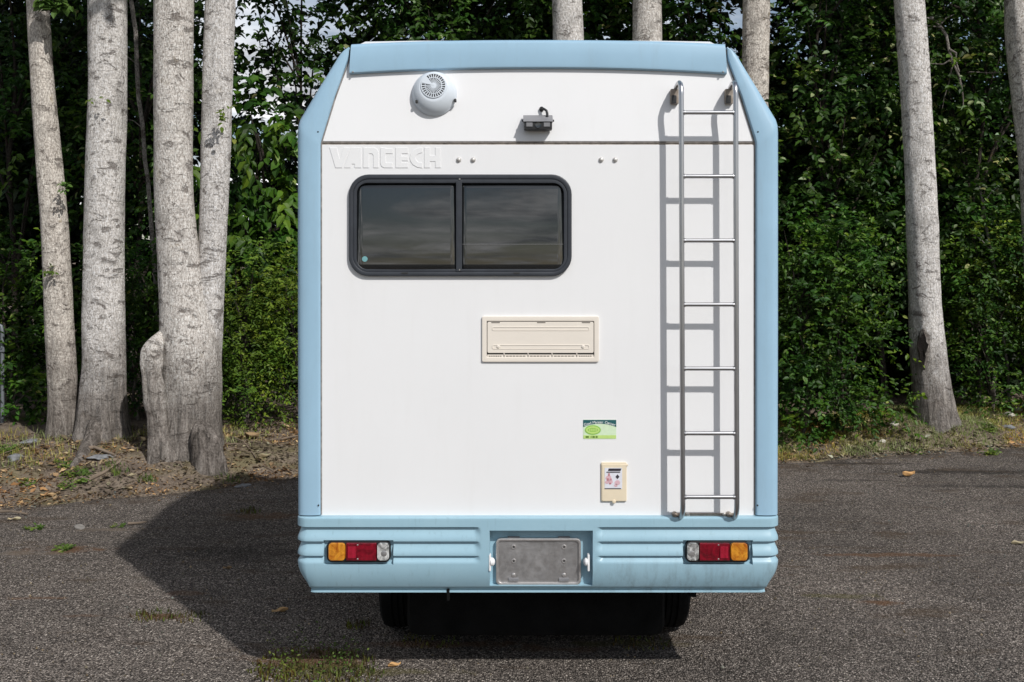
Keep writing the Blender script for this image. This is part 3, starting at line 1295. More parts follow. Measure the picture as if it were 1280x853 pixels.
# --- stickers and small hatch
M['st_teal'] = flat('sticker_teal', (.018, .10, .11), .35)
M['st_white'] = flat('sticker_white', (.80, .82, .80), .35)
M['st_mint'] = flat('sticker_mint', (.60, .74, .52), .35)
M['st_green'] = flat('sticker_green', (.25, .50, .08), .35)
M['st_lime'] = flat('sticker_lime', (.48, .66, .20), .35)
M['st_olive'] = flat('sticker_olive', (.10, .20, .03), .35)
M['st_pink'] = flat('sticker_pink', (.64, .42, .46), .4)
M['st_red'] = flat('sticker_red', (.48, .20, .22), .4)
M['st_pale'] = flat('sticker_pale', (.68, .69, .74), .4)
M['st_ink'] = flat('sticker_ink', (.035, .03, .04), .4)
q = MB()
q.prism(prect(729, 524.8, 770.3, 548.8, .8, 0, 2), -.0012, 0)
stk = q.build('sticker', M['st_mint'], camper)
q = MB()
band_t, band_b = [], []
for k in range(17):
    x = 729 + 41.3 * k / 16
    u = (k - 8) / 8
    band_t.append(zp(x, 525))
    band_b.append(zp(x, 529.8 + 4.2 * u * u))
q.prism(band_t + band_b[::-1], -.0018, -.001)
q.build('sticker_band', M['st_teal'], stk)
q = MB()
q.prism(prect(729.2, 544.2, 770, 548.4, .3, 0, 1), -.0016, -.001)
q.build('sticker_strip', M['st_lime'], stk)
q = MB()
c = pt(741, 537.6)
q.prism([(c.x + 10 / 300 * math.cos(k * .2618), c.z + 6 / 300 * math.sin(k * .2618)) for k in range(24)], -.0022, -.001)
q.build('sticker_oval', M['st_green'], stk)
q = MB()
q.frame([(c.x + 8.6 / 300 * math.cos(k * .2618), c.z + 4.6 / 300 * math.sin(k * .2618)) for k in range(24)],
        [(c.x + 6.4 / 300 * math.cos(k * .2618), c.z + 2.6 / 300 * math.sin(k * .2618)) for k in range(24)], -.0027, -.002)
for k in range(4):
    x = 736.4 + k * 2.6
    q.prism(prect(x, 536, x + 1.6, 539.2, .2, 0, 1), -.0027, -.002)
q.build('oval_print', M['st_lime'], stk)
q = MB()
for x0, x1 in ((732, 736), (738.5, 739.3), (740.5, 743.5), (744.5, 747)):
    q.prism(prect(x0, 545.2, x1, 547.4, .3, 0, 1), -.0024, -.001)
q.build('strip_print', M['st_olive'], stk)


def text_mesh(s, size):
    cu = bpy.data.curves.new('lettering', 'FONT')
    cu.body = s
    cu.size = size
    cu.extrude = .0003
    cu.resolution_u = 2
    o = bpy.data.objects.new('lettering', cu)
    COL.objects.link(o)
    dg = bpy.context.evaluated_depsgraph_get()
    me = bpy.data.meshes.new_from_object(o.evaluated_get(dg))
    v = [tuple(p.co) for p in me.vertices]
    f = [tuple(p.vertices) for p in me.polygons]
    bpy.data.objects.remove(o)
    bpy.data.curves.remove(cu)
    bpy.data.meshes.remove(me)
    return v, f


q = MB()
txt = "Good Manner Camper"
for k, ch in enumerate(txt):
    if ch == ' ':
        continue
    v, f = text_mesh(ch, .0165)
    wd = max(p[0] for p in v)
    x = 730.6 + 38.4 * (k + .5) / len(txt)
    u = (x - 749.6) / 20.6
    b0 = pt(x, 529.4 + 4.0 * u * u)
    an = -math.atan(8.0 * u / 20.6) * .8
    q.add([(b0.x + (p[0] - wd / 2) * math.cos(an) - p[1] * math.sin(an), -.0022 - p[2], b0.z + (p[0] - wd / 2) * math.sin(an) + p[1] * math.cos(an)) for p in v], f)
q.build('sticker_lettering', M['st_white'], stk)

q = MB()
q.prism(prect(751.5, 578.5, 783.5, 627.5, 1.5, -.01), -.007, 0, .002)
hatch = q.build('hatch', M['ivory'], camper)
q = MB()
q.prism(prect(752.5, 580.6, 783.0, 626.5, 1.2, -.009), -.010, -.005, .0015)
q.build('lid', M['ivory'], hatch)
q = MB()
q.lathe(pt(767.5, 627.0, -.008), (0, -1, 0), [(.008, -.004), (.008, .004), (.004, .006)], 12)
q.build('catch', M['ivory'], hatch)
q = MB()
q.box(pt(783.6, 581.5, -.005), (.010, .008, .008), .002)
q.build('hinge', M['ivory'], hatch)
q = MB()
q.prism(prect(756, 585.5, 778, 612, .5, -.019, 2), -.0107, -.0095)
lab = q.build('printed_label', M['st_pale'], hatch)
a_ = -.0115
for outl in ([zp(760.5, 585.2), zp(776.5, 585.2), zp(775.2, 588.3), zp(759.6, 588.3)], [zp(758, 589.2), zp(775, 589.2), zp(774.5, 590.4), zp(757.5, 590.4)],
             prect(756, 611, 776.5, 612, .2, -.019, 1), [zp(771.5, 592.5), zp(774, 595.5), zp(771.5, 598.5), zp(769, 595.5)]):
    q = MB()
    q.prism(outl, a_, -.010)
    q.build('label_print', M['st_ink'], hatch)
q = MB()
for (x, y, r) in ((761, 598, 3.4), (763.5, 602.5, 2.6), (758.8, 603.5, 2.2), (772, 604, 3.2), (770, 607.5, 2)):
    c = pt(x, y, -.019)
    q.prism([(c.x + r / 300 * math.cos(k * .785 + .2) * (1 + .3 * math.sin(k * 2.1)), c.z + r / 300 * math.sin(k * .785 + .2)) for k in range(8)], a_, -.010)
tag(q.build('label_shapes', M['st_pink'], hatch), kind='stuff')
q = MB()
for (x, y, w, h) in ((760, 600, 1.2, 1.6), (763, 605, 1.4, 1), (761.5, 594, 1, 1.8), (764, 600, .8, 1.2)):
    q.prism(prect(x - w, y - h, x + w, y + h, .5, -.019, 2), a_ - .0006, -.010)
tag(q.build('label_marks', M['st_red'], hatch), kind='stuff')

# --- ladder
lad_m = M['steel']
rail = []
RL = .0108
YL = -.086
first = None
ladder = None
for k, px in enumerate((851.5, 919.5)):
    b_px = 853.5 if k == 0 else 921
    path = [pt(b_px - 4.5, 648.0, -.020), pt(b_px - 2.0, 645.5, -.040), pt(b_px - .5, 641, -.062), pt(b_px, 635, -.079), pt(b_px, 628, YL)]
    for j in range(1, 9):
        path.append(pt(b_px + (px - b_px) * j / 9, 628 + (118 - 628) * j / 9, YL))
    path.append(pt(px, 118, YL))
    path += [pt(px - .2, 110, YL + .004), pt(px - 1, 105.5, YL + .020), pt(px - 2.2, 104, YL + .042), pt(px - 4, 105.5, YL + .064), pt(px - 6, 109.5, YL + .084), pt(px - 7.5, 116, YL + .104)]
    q = MB()
    q.tube(path, RL, 14)
    if ladder is None:
        ladder = thing('ladder', (0, 0, 0), 'x', 'x')
        for kk in ('label', 'category'):
            del ladder[kk]
        ladder.parent = camper
        ladder.location = pt(886, 645, YL) - base_of(camper)
        BASE[ladder.name] = pt(886, 645, YL)
    q.build('rail', lad_m, ladder)
    # wall bracket on top
    bc = ptu(px - 8.5, 121, .012)
    q = MB()
    q.box(bc, (.034, .026, .062), .004)
    q.build('wall_bracket', M['rust'], ladder)
    q = MB()
    q.box(ptu(px - 9.0, 124.5, .030), (.020, .016, .034), .003)
    q.build('bracket_clamp', M['black'], ladder)
    # foot
    q = MB()
    q.lathe(pt(b_px - 10, 643.5, -.012), (0, -1, 0), [(.012, -.01), (.012, .012), (.006, .018)], 12)
    q.build('foot_bolt', M['rust'], ladder)
for y in (141, 220.7, 301, 381, 461, 542, 621.5):
    xa = 852.0 + (y - 141) / 480 * 1.4
    xb = 919.8 + (y - 141) / 480 * 1.2
    q = MB()
    q.tube([pt(xa, y, YL), pt(xb, y, YL)], .0088, 12)
    for xx, s_ in ((xa, 1), (xb, -1)):
        q.tube([pt(xx + s_ * 3.2, y, YL), pt(xx + s_ * 4.4, y, YL)], .0108, 10)
    q.build('rung', lad_m, ladder)
q = MB()
a, b = pt(843, 641.5, -.006), pt(921, 648, -.006)
q.box(((a.x + b.x) / 2, -.006, (a.z + b.z) / 2), (b.x - a.x, .010, a.z - b.z), .002)
q.build('foot_plate', M['rust'], ladder)
for x in (860, 905):
    q = MB()
    q.lathe(pt(x, 643.5, -.010), (0, -1, 0), [(.008, -.003), (.008, .005), (.004, .007)], 10)
    q.build('plate_screw', M['screw'], ladder)

# --- underside, wheels, cab
q = MB()
q.box((VX, 1.15, .56), (1.86, 2.05, .05), .01)
q.build('floor', M['under'], camper)
for s_ in (-1, 1):
    q = MB()
    q.box((VX + s_ * .38, 1.7, .47), (.07, 3.2, .13), .01)
    q.build('chassis_rail', M['under'], camper)
q = MB()
q.tube([(VX - .68, .86, .30), (VX - .2, .86, .30), (VX - .12, .86, .30), (VX + .12, .86, .30), (VX + .2, .86, .30), (VX + .68, .86, .30)], [.05, .05, .12, .12, .05, .05], 14)
q.build('rear_axle', M['under'], camper)
q = MB()
q.box((VX - .0, .52, .32), (1.16, .42, .40), .05)  # added black block, fills the dark space between the rear tyres
q.build('underbody_fill', M['under'], camper)
q = MB()
q.tube([(VX - .38, 2.0, .36), (VX - .38, .6, .36), (VX - .37, .12, .40)], .024, 12)
q.build('exhaust_pipe', M['under'], camper)
q = MB()
p0 = pt(865, 747, .06)
q.box((p0.x, .06, .43), (.030, .05, .07), .004)
q.build('tow_hook', M['under'], camper)
q = MB()
p0 = pt(560, 748, 0)
q.box((p0.x, .02, .415), (.012, .03, .05), .003)
q.build('drain_pipe', M['under'], camper)


def wheel(x, y, r, w, name):
    q = MB()
    s_ = .5 * w
    prof_ = [(r * .58, -s_ * .8), (r * .72, -s_ * .98), (r * .90, -s_ * 1.0), (r * .975, -s_ * .86), (r, -s_ * .66), (r, -s_ * .36), (r * .965, -s_ * .34), (r * .965, -s_ * .26), (r, -s_ * .24), (r, -s_ * .04),
             (r * .965, -s_ * .03), (r * .965, s_ * .03), (r, s_ * .04), (r, s_ * .24), (r * .965, s_ * .26), (r * .965, s_ * .34), (r, s_ * .36), (r, s_ * .66), (r * .975, s_ * .86), (r * .90, s_), (r * .72, s_ * .98), (r * .58, s_ * .8)]
    q.lathe((x, y, r), (1, 0, 0), prof_, 40)
    t = q.build(name, M['tyre'], camper, 30)
    q = MB()
    q.lathe((x, y, r), (1, 0, 0), [(r * .57, -s_ * .83), (r * .5, -s_ * .5), (r * .2, -s_ * .4), (r * .2, s_ * .4), (r * .5, s_ * .5), (r * .57, s_ * .83)], 24)
    q.build('rim', M['cam_grey'], t)


for s_ in (-1, 1):
    wheel(VX + s_ * .648, .86, .29, .185, 'rear_wheel')
    wheel(VX + s_ * .66, 2.95, .28, .165, 'front_wheel')
# unseen cab in front of the coach, guessed and sloped for its ground shadow
cab = MB()
cp = [(2.19, .34), (2.19, 1.74), (2.55, 1.76), (3.12, 1.18), (3.50, 1.02), (3.58, .80), (3.58, .34)]
vs, fs = [], []
for X, k in ((-.76, .0), (-.80, .0), (.80, .0), (.76, .0)):
    for (y, z) in cp:
        tz = max(0, z - 1.1) * .12
        vs.append((VX + X * (1 - tz), y - (.03 if abs(X) < .78 and y > 3.4 else 0), z))
nc = len(cp)
for i in range(3):
    for k in range(nc):
        fs.append((i * nc + k, i * nc + (k + 1) % nc, (i + 1) * nc + (k + 1) % nc, (i + 1) * nc + k))
fs.append(tuple(range(nc)))
fs.append(tuple(3 * nc + k for k in range(nc)))
cab.add(vs, fs)
cab_o = cab.build('cab', M['white'], camper, 30)
q = MB()
q.add([(VX - .66, 2.60, 1.735), (VX + .66, 2.60, 1.735), (VX + .70, 3.09, 1.235), (VX - .70, 3.09, 1.235),
       (VX - .66, 2.58, 1.70), (VX + .66, 2.58, 1.70), (VX + .70, 3.07, 1.20), (VX - .70, 3.07, 1.20)],
      [(0, 1, 2, 3), (4, 5, 6, 7), (0, 1, 5, 4), (1, 2, 6, 5), (2, 3, 7, 6), (3, 0, 4, 7)])
q.build('windscreen', M['glass'], cab_o)
for s_ in (-1, 1):
    q = MB()
    q.add([(VX + s_ * .745, 2.28, 1.66), (VX + s_ * .745, 2.50, 1.66), (VX + s_ * .800, 2.95, 1.20), (VX + s_ * .800, 2.28, 1.20),
           (VX + s_ * .70, 2.28, 1.66), (VX + s_ * .70, 2.50, 1.66), (VX + s_ * .70, 2.95, 1.20), (VX + s_ * .70, 2.28, 1.20)],
          [(0, 1, 2, 3), (4, 5, 6, 7), (0, 1, 5, 4), (1, 2, 6, 5), (2, 3, 7, 6), (3, 0, 4, 7)])
    q.build('door_window', M['glass'], cab_o)


# ------------------------------------------------------------------ bark, leaves
def bark_mat(name, lt, dk, moss=.25):
    m, nt, bs = new_mat(name)
    g = NT(nt)
    v = g.coord()
    sx = g.n("SeparateXYZ")
    g.l(v, sx.inputs[0])
    mid = tuple(.6 * a + .4 * b for a, b in zip(lt, dk))
    pat = g.noise(v, 3.0, 7, .68)
    fine = g.noise(g.coord((1, 1, .55)), 85, 5, .72)                  # speckle
    crk = g.noise(g.coord((34, 34, 8)), 1.0, 7, .75, 1.2)             # short vertical cracks
    wrk = g.noise(g.coord((9, 9, 60)), 1.0, 5, .7, .4)                # horizontal wrinkles
    c = g.ramp(fine, [(.35, dk), (.46, mid), (.53, lt), (.64, tuple(min(.85, x * 1.35) for x in lt))])
    c = g.mix(g.math('MULTIPLY', g.step(crk, .51, .40), .38), c, tuple(x * .6 for x in dk))
    c = g.mix(g.math('MULTIPLY', g.step(crk, .60, .70), .5), c, tuple(min(.85, x * 1.4) for x in lt))
    c = g.mix(g.math('MULTIPLY', g.step(wrk, .60, .70), .22), c, tuple(x * .5 for x in mid))
    c = g.mix(g.math('MULTIPLY', g.step(pat, .52, .66), .48), c, tuple(x * .5 for x in mid))
    scar = g.noise(g.coord((6.0, 6.0, 11)), 1.0, 7, .74, .8)          # old branch scars and dark blotches
    sm = g.step(scar, .545, .63)
    c = g.mix(g.math('MULTIPLY', sm, .66), c, (.085, .063, .052))
    lich = g.noise(g.coord((5, 5, 5), loc=(9, 3, 1)), 1.6, 5, .6)
    c = g.mix(g.math('MULTIPLY', g.step(lich, .63, .70), moss), c, (.25, .18, .07))
    # rough furrowed old bark on the foot of the stem
    fur = g.noise(g.coord((20, 20, 3.2)), 1.0, 8, .74, .8)
    low = g.step(g.math('ADD', sx.outputs[2], g.math('MULTIPLY', pat, -1.3)), .45, -.45)
    c = g.mix(g.math('MULTIPLY', low, .85), c, g.mix(.5, g.ramp(fur, [(.36, (.030, .024, .020)), (.50, (.17, .145, .125)), (.66, (.36, .32, .285))]), g.ramp(fine, [(.35, (.6, .6, .6)), (.65, (1.5, 1.5, 1.5))]), 'MULTIPLY'))
    g.l(c, bs.inputs['Base Color'])
    bs.inputs['Roughness'].default_value = .9
    bs.inputs['Specular IOR Level'].default_value = .2
    h = g.math('ADD', g.math('ADD', g.math('MULTIPLY', crk, .8), g.math('MULTIPLY', fine, .35)), g.math('ADD', g.math('MULTIPLY', sm, -.3), g.math('MULTIPLY', wrk, .35)))
    h = g.math('ADD', h, g.math('MULTIPLY', g.math('MULTIPLY', fur, low), 2.2))
    g.l(g.bump(h, .022, 1.0), bs.inputs['Normal'])
    return m


M['bark'] = bark_mat('pale_poplar_bark', (.70, .65, .598), (.27, .238, .208))
M['bark_warm'] = bark_mat('warm_poplar_bark', (.66, .60, .535), (.25, .215, .18), .45)
M['bark_cool'] = bark_mat('cool_poplar_bark', (.74, .70, .66), (.31, .285, .26), .12)
M['bark_dark'] = bark_mat('dark_bark', (.055, .046, .038), (.018, .015, .012))
M['bark_grey'] = bark_mat('grey_bark', (.30, .275, .25), (.08, .07, .06))


def leaf_mat(name, stops, gloss=.5, trans=.22, spec=.25):
    m, nt, bs = new_mat(name)
    g = NT(nt)
    at = g.n("Attribute", attribute_name='tint')
    c = g.ramp(at.outputs['Fac'], stops)
    v = g.coord()
    c = g.mix(.5, c, g.ramp(g.noise(v, 1.1, 4, .6), [(.34, (.32, .34, .34)), (.66, (1.3, 1.3, 1.1))]), 'MULTIPLY')
    c = g.mix(.8, c, g.ramp(g.noise(g.coord((1, 1, 1), loc=(5, 2, 8)), 1.7, 3, .5), [(.38, (.72, .95, 1.0)), (.62, (1.45, 1.12, .70))]), 'MULTIPLY')
    g.l(c, bs.inputs['Base Color'])
    bs.inputs['Roughness'].default_value = gloss
    bs.inputs['Specular IOR Level'].default_value = spec
    tr = g.n("BsdfTranslucent")
    g.l(g.mix(1.0, c, (1.0, 1.25, .45, 1), 'MULTIPLY'), tr.inputs[0])
    mx = g.n("MixShader")
    mx.inputs[0].default_value = trans
    g.l(bs.outputs[0], mx.inputs[1])
    g.l(tr.outputs[0], mx.inputs[2])
    out = [n_ for n_ in nt.nodes if n_.type == 'OUTPUT_MATERIAL'][0]
    g.l(mx.outputs[0], out.inputs[0])
    return m


M['leaf_poplar'] = leaf_mat('poplar_leaves', [(0, (.012, .032, .006)), (.5, (.036, .092, .012)), (.9, (.095, .180, .026)), (1, (.26, .31, .18))])
M['leaf_shrub'] = leaf_mat('shrub_leaves', [(0, (.012, .036, .005)), (.5, (.044, .110, .011)), (.88, (.120, .210, .024)), (1, (.22, .28, .09))])
M['leaf_cedar'] = leaf_mat('cedar_leaves', [(0, (.040, .080, .009)), (.5, (.110, .185, .018)), (.9, (.19, .28, .034)), (1, (.27, .33, .08))], .55)
M['leaf_wood'] = leaf_mat('woodland_leaves', [(0, (.005, .012, .003)), (.5, (.010, .024, .005)), (.95, (.024, .050, .009)), (1, (.10, .13, .07))])  # shade of the far wood put into a darker leaf colour
M['leaf_weed'] = leaf_mat('weed_leaves', [(0, (.055, .095, .018)), (.6, (.10, .165, .030)), (1, (.17, .20, .06))], .6)
M['moss'] = leaf_mat('mossy_tufts', [(0, (.05, .030, .014)), (.35, (.085, .060, .020)), (.6, (.080, .095, .022)), (1, (.12, .15, .035))], .7, .15, .2)
M['grass'] = leaf_mat('verge_grass', [(0, (.15, .18, .040)), (.35, (.27, .27, .080)), (.75, (.44, .39, .165)), (1, (.60, .52, .30))], .7, .2, .3)
M['litter'] = leaf_mat('dead_leaves', [(0, (.055, .034, .024)), (.45, (.16, .100, .066)), (.75, (.29, .195, .128)), (.93, (.44, .32, .21)), (1, (.60, .49, .36))], .7, .05, .25)


def unit(a):
    return a / np.maximum(np.linalg.norm(a, axis=-1, keepdims=True), 1e-9)


def leaves(P, Dv, N, L, W, fold=.18, droop=.12):
    """P base, Dv direction, N rough upper side, L length, W width -> vertices, faces (5 verts, 4 triangles each)"""
    Dv = unit(Dv)
    S = unit(np.cross(Dv, N))
    U = np.cross(S, Dv)
    L = L[:, None]
    W = W[:, None]
    mid = P + Dv * L * .42
    v = np.stack([P, mid + S * W * .5 + U * W * fold, mid, mid - S * W * .5 + U * W * fold, P + Dv * L - U * L * droop], 1)
    k = np.arange(len(P))[:, None] * 5
    f = np.concatenate([k + np.array([[0, 2, 1]]), k + np.array([[0, 3, 2]]), k + np.array([[1, 2, 4]]), k + np.array([[2, 3, 4]])], 0)
    return v.reshape(-1, 3), f


def leaves8(P, Dv, N, L, W, fold=.16, droop=.16):
    """rounder leaf: 8 verts, 8 triangles"""
    Dv = unit(Dv)
    S = unit(np.cross(Dv, N))
    U = np.cross(S, Dv)
    L = L[:, None]
    W = W[:, None]
    a = P + Dv * L * .26
    b = P + Dv * L * .62 - U * L * droop * .35
    v = np.stack([P, a + S * W * .44 + U * W * fold, a, a - S * W * .44 + U * W * fold, b + S * W * .42 + U * W * fold, b, b - S * W * .42 + U * W * fold, P + Dv * L - U * L * droop], 1)
    k = np.arange(len(P))[:, None] * 8
    tri = [[0, 2, 1], [0, 3, 2], [1, 2, 5], [1, 5, 4], [2, 3, 6], [2, 6, 5], [4, 5, 7], [5, 6, 7]]
    f = np.concatenate([k + np.array([t]) for t in tri], 0)
    return v.reshape(-1, 3), f


def twigs(O, Dr, n, length, leaf, rng, ratio=.6, droop=.35, spread=.9, hang=.35, pale=.03, tmax=.9, tmin=0.0, fine=True):
    """leafy twigs from points O in directions Dr"""
    m = len(O)
    Dr = unit(Dr)
    ln = length * rng.uniform(.6, 1.3, m)
    t = (np.arange(n)[None, :] + rng.uniform(.2, .8, (m, n))) / n
    tt = t * ln[:, None]
    P = O[:, None, :] + Dr[:, None, :] * tt[..., None]
    P[..., 2] -= droop * tt * t
    side = unit(np.cross(Dr, np.array([0, 0, 1.0])) + 1e-3)
    sg = np.where(np.arange(n) % 2 == 0, 1.0, -1.0)[None, :, None]
    ld = Dr[:, None, :] * .55 + side[:, None, :] * sg * spread + rng.normal(0, .35, (m, n, 3))
    ld[..., 2] -= hang
    up = np.array([.15, -.50, .9]) + rng.normal(0, .42, (m, n, 3))
    L = leaf * rng.uniform(.65, 1.25, (m, n))
    base = (tmin + (tmax - tmin) * rng.random(m) ** 1.8)[:, None] * .65 + rng.uniform(0, tmax, (m, n)) * .35  # mostly dark twigs, few bright: patchy sun put into the tint
    tint = np.where(rng.random((m, n)) < pale, 1.0, base)  # pale leaves: undersides, and glossy highlights put into the tint
    P, ld, up = P.reshape(-1, 3), ld.reshape(-1, 3), up.reshape(-1, 3)
    L = L.ravel()
    v, f = (leaves8 if fine else leaves)(P, ld, up, L, L * ratio * rng.uniform(.8, 1.15, len(L)))
    return v, f, np.repeat(tint.ravel(), 8 if fine else 5)


def lobes_twigs(lobes, per, n, length, leaf, rng, **kw):
    """lobes: (x, y, z, rx, ry, rz)"""
    Os, Ds = [], []
    for (x, y, z, rx, ry, rz) in lobes:
        k = max(4, int(per * (rx * rz + rx * ry + ry * rz) / 3))
        d = unit(rng.normal(0, 1, (k, 3)))
        r = .45 + .55 * np.sqrt(rng.random(k))
        r *= 1 + .22 * np.sin(d[:, 0] * 5 + x * 3) * np.cos(d[:, 2] * 4 + z * 2)
        Os.append(np.array([x, y, z]) + d * r[:, None] * np.array([rx, ry, rz]))
        Ds.append(d * .8 + rng.normal(0, .45, (k, 3)) + np.array([0, -.1, .1]))
    return twigs(np.concatenate(Os), np.concatenate(Ds), n, length, leaf, rng, **kw)


def join(parts):
    V, Fc, T, o = [], [], [], 0
    for v, f, t in parts:
        V.append(v)
        Fc.append(f + o)
        T.append(t)
        o += len(v)
    return np.concatenate(V), np.concatenate(Fc), np.concatenate(T)


def trunk_mesh(cs, rng, n=56, lump=.035, roots=0, root_amp=.0, foot_z=None, sq=1.0):
    """cs: list of (x, y, z, r) from bottom to top"""
    cs = np.array(cs, float)
    zq = cs[:, 2]
    # resample
    zz2 = np.concatenate([np.arange(zq[0], min(zq[0] + 1.2, zq[-1]), .025), np.arange(min(zq[0] + 1.2, zq[-1]), zq[-1], .07), [zq[-1]]])
    X, Yy, R = (np.interp(zz2, zq, cs[:, i]) for i in (0, 1, 3))
    # smooth the profile
    for _ in range(3):
        for A in (X, Yy, R):
            A[1:-1] = .25 * A[:-2] + .5 * A[1:-1] + .25 * A[2:]
    th = np.linspace(0, 2 * np.pi, n, endpoint=False)
    ph = rng.uniform(0, 6.28, 8)
    TH, ZZ = np.meshgrid(th, zz2)
    bump_ = lump * (np.sin(3 * TH + ph[0] + .8 * ZZ) * np.cos(1.9 * ZZ + ph[1]) + .6 * np.sin(5 * TH + ph[2] - 1.7 * ZZ) * np.cos(3.3 * ZZ + ph[3])
                    + .35 * np.sin(9 * TH + ph[4]) * np.cos(7.3 * ZZ + ph[5] + TH))
    wv = ZZ * 2.1 + .6 * np.sin(ZZ * 3.7 + ph[3])
    old = np.exp(-np.clip(ZZ - zz2[0] - .1, 0, None) / .55)
    bump_ += (.006 + .035 * old) * (np.abs(np.sin(7.5 * TH + ph[0] + .5 * np.sin(wv + 3 * TH))) ** .6 - .6 + .5 * np.sin(19 * TH + 2 * np.sin(wv * 1.7)) * np.sin(ZZ * 11 + ph[5]))
    bump_ += .010 * np.sin(13 * TH + 5 * ZZ + ph[6]) * np.sin(17 * ZZ + ph[7] + 2 * np.sin(3 * TH))
    RR = R[:, None] * (1 + bump_)
    for _ in range(12 if zz2[-1] > 2 else 0):       # branch collars
        z0, t0, s0 = rng.uniform(.6, 5), rng.uniform(0, 6.28), rng.uniform(.03, .07)
        dt = np.angle(np.exp(1j * (TH - t0)))
        RR += s0 * .35 * R[:, None] * 1.2 * np.exp(-(dt / .35) ** 2 - ((ZZ - z0) / .05) ** 2)
    if roots:
        fz = zq[0] if foot_z is None else foot_z
        fl = np.exp(-np.clip(ZZ - fz, 0, None) / .16)
        RR *= 1 + fl * root_amp * (np.cos(roots * TH + ph[6]) * .7 + .3 + .4 * np.sin((roots + 2) * TH + ph[7]))
    V = np.stack([X[:, None] + RR * np.cos(TH), Yy[:, None] + RR * np.sin(TH) * sq, ZZ], -1).reshape(-1, 3)
    m = len(zz2)
    i, k = np.meshgrid(np.arange(m - 1), np.arange(n), indexing='ij')
    a = (i * n + k).ravel()
    b_ = (i * n + (k + 1) % n).ravel()
    Fq = np.stack([a, b_, b_ + n, a + n], 1)
    return V, Fq


def trunk_from_photo(samples, zc, top_h, rng, lean_y=0.0, end_r=.05):
    """samples: (image row, left edge, right edge) from foot to top of the frame, at distance zc"""
    out = []
    for (py, x0, x1) in samples:
        z = H - (py - YH) * zc / F
        out.append([depth_at((x0 + x1) / 2, zc), zc - D, z, (x1 - x0) / 2 * zc / F])
    # continue upwards out of view
    a, b = out[-2], out[-1]
    k = (b[0] - a[0]) / max(1e-6, b[2] - a[2])
    z0 = b[2]
    for j in range(1, 8):
        z = z0 + (top_h - z0) * j / 7
        out.append([b[0] + k * .7 * (z - z0), zc - D + lean_y * (z - z0), z, b[3] + (end_r - b[3]) * j / 7])
    return out


def limb(path, r0, r1, n=8):
    q = MB()
    q.tube(path, [r0 + (r1 - r0) * i / (len(path) - 1) for i in range(len(path))], n)
    return q


def poplar(samples, zc, label, name='poplar_tree', top=9.5, crown_seed=1, roots=5, root_amp=.12, extra=None, lump=.03, crown=True, end_r=.05):
    rng = np.random.default_rng(100 + crown_seed)
    cs = trunk_from_photo(samples, zc, top, rng, end_r=end_r)
    x0, y0, z0, r0 = cs[0]
    gz = float(ground_z(x0, y0))
    cs.insert(0, [x0, y0, min(z0, gz) - .15, r0 * 1.06])
    t = thing(name, (x0, y0, gz), label, 'tree', 'pale poplars along the verge')
    V, Fq = trunk_mesh(cs, rng, roots=roots, root_amp=root_amp, foot_z=gz, lump=lump)
    bk = M[('bark', 'bark_warm', 'bark_cool')[crown_seed % 3]]
    np_mesh('trunk', V, Fq, bk, t)
    stems = [cs]
    if extra:
        for s2 in extra:
            c2 = trunk_from_photo(s2, zc + .06, top - .6, rng)
            V, Fq = trunk_mesh(c2, rng, lump=lump)
            np_mesh('trunk', V, Fq, M['bark_cool'], t)
            stems.append(c2)
    # limbs and crown above the frame
    parts = []
    lq = MB()
    for c2 in stems:
        for j in range(9):
            i = rng.integers(len(c2) - 6, len(c2) - 1)
            bx, by, bz, br = c2[i]
            if bz < 4.9:
                bz = rng.uniform(4.9, 6.0)
                bx = float(np.interp(bz, [c[2] for c in c2], [c[0] for c in c2]))
            a = rng.uniform(0, 6.28)
            ln = rng.uniform(.9, 1.7)
            e = np.array([bx + math.cos(a) * ln, by + math.sin(a) * ln, bz + rng.uniform(.6, 1.4)])
            lq.tube([(bx, by, bz), ((bx + e[0]) / 2, (by + e[1]) / 2, bz + .25), tuple(e)], [.035, .025, .010], 6)
            s = rng.uniform(.6, 1.0)
            parts.append((e[0], e[1], e[2] + .1, s, s, s * .75))
        bx, by, bz, br = c2[-1]
        parts.append((bx, by, bz, .7, .7, 1.0))
    lq.build('limbs', M['bark_grey'], t)
    v, f, tn = lobes_twigs(parts, 230, 8, .42, .12, rng, ratio=.75, pale=.05)
    np_mesh('crown', v, f, M['leaf_poplar'], t, tint=tn, smooth_on=False)
    return t, stems


# trunks measured from foot to the top of the frame: (row, left, right)
T1 = [(572, 54, 102), (555, 58, 97), (526, 61, 98), (491, 62, 98), (440, 59, 94), (386, 56, 90), (330, 53.5, 87), (280, 52, 84), (211, 46.5, 78), (150, 42, 71.5), (106, 39.5, 67), (50, 36, 63), (0, 33.5, 60)]
T2 = [(572, 90, 166), (558, 94, 160), (526, 98, 158), (491, 100.5, 156), (456, 104, 156), (386, 105, 155), (300, 106, 154), (211, 107.5, 155), (106, 111, 157), (0, 111.5, 158)]
T3 = [(580, 194, 282), (560, 196, 277), (520, 199, 275), (470, 200, 276), (430, 200.5, 274), (386, 200.5, 262), (340, 198.5, 253), (300, 197, 247), (250, 195, 242), (211, 194, 240.5), (106, 193, 240.5), (0, 193, 241)]
T4 = [(470, 244, 276), (430, 243, 277.5), (386, 243, 279), (340, 246, 281), (300, 249, 282.5), (211, 251, 287), (106, 254, 291), (0, 257, 294)]
T5 = [(545, 692, 738), (300, 690, 731), (50, 691.5, 729.5), (0, 690.5, 728)]
T6 = [(545, 790, 836), (300, 790, 832), (50, 790.5, 827.5), (0, 791.5, 827)]
T7 = [(545, 920, 964), (300, 924, 960), (125, 928, 960.5), (60, 928, 961), (0, 928.5, 962)]
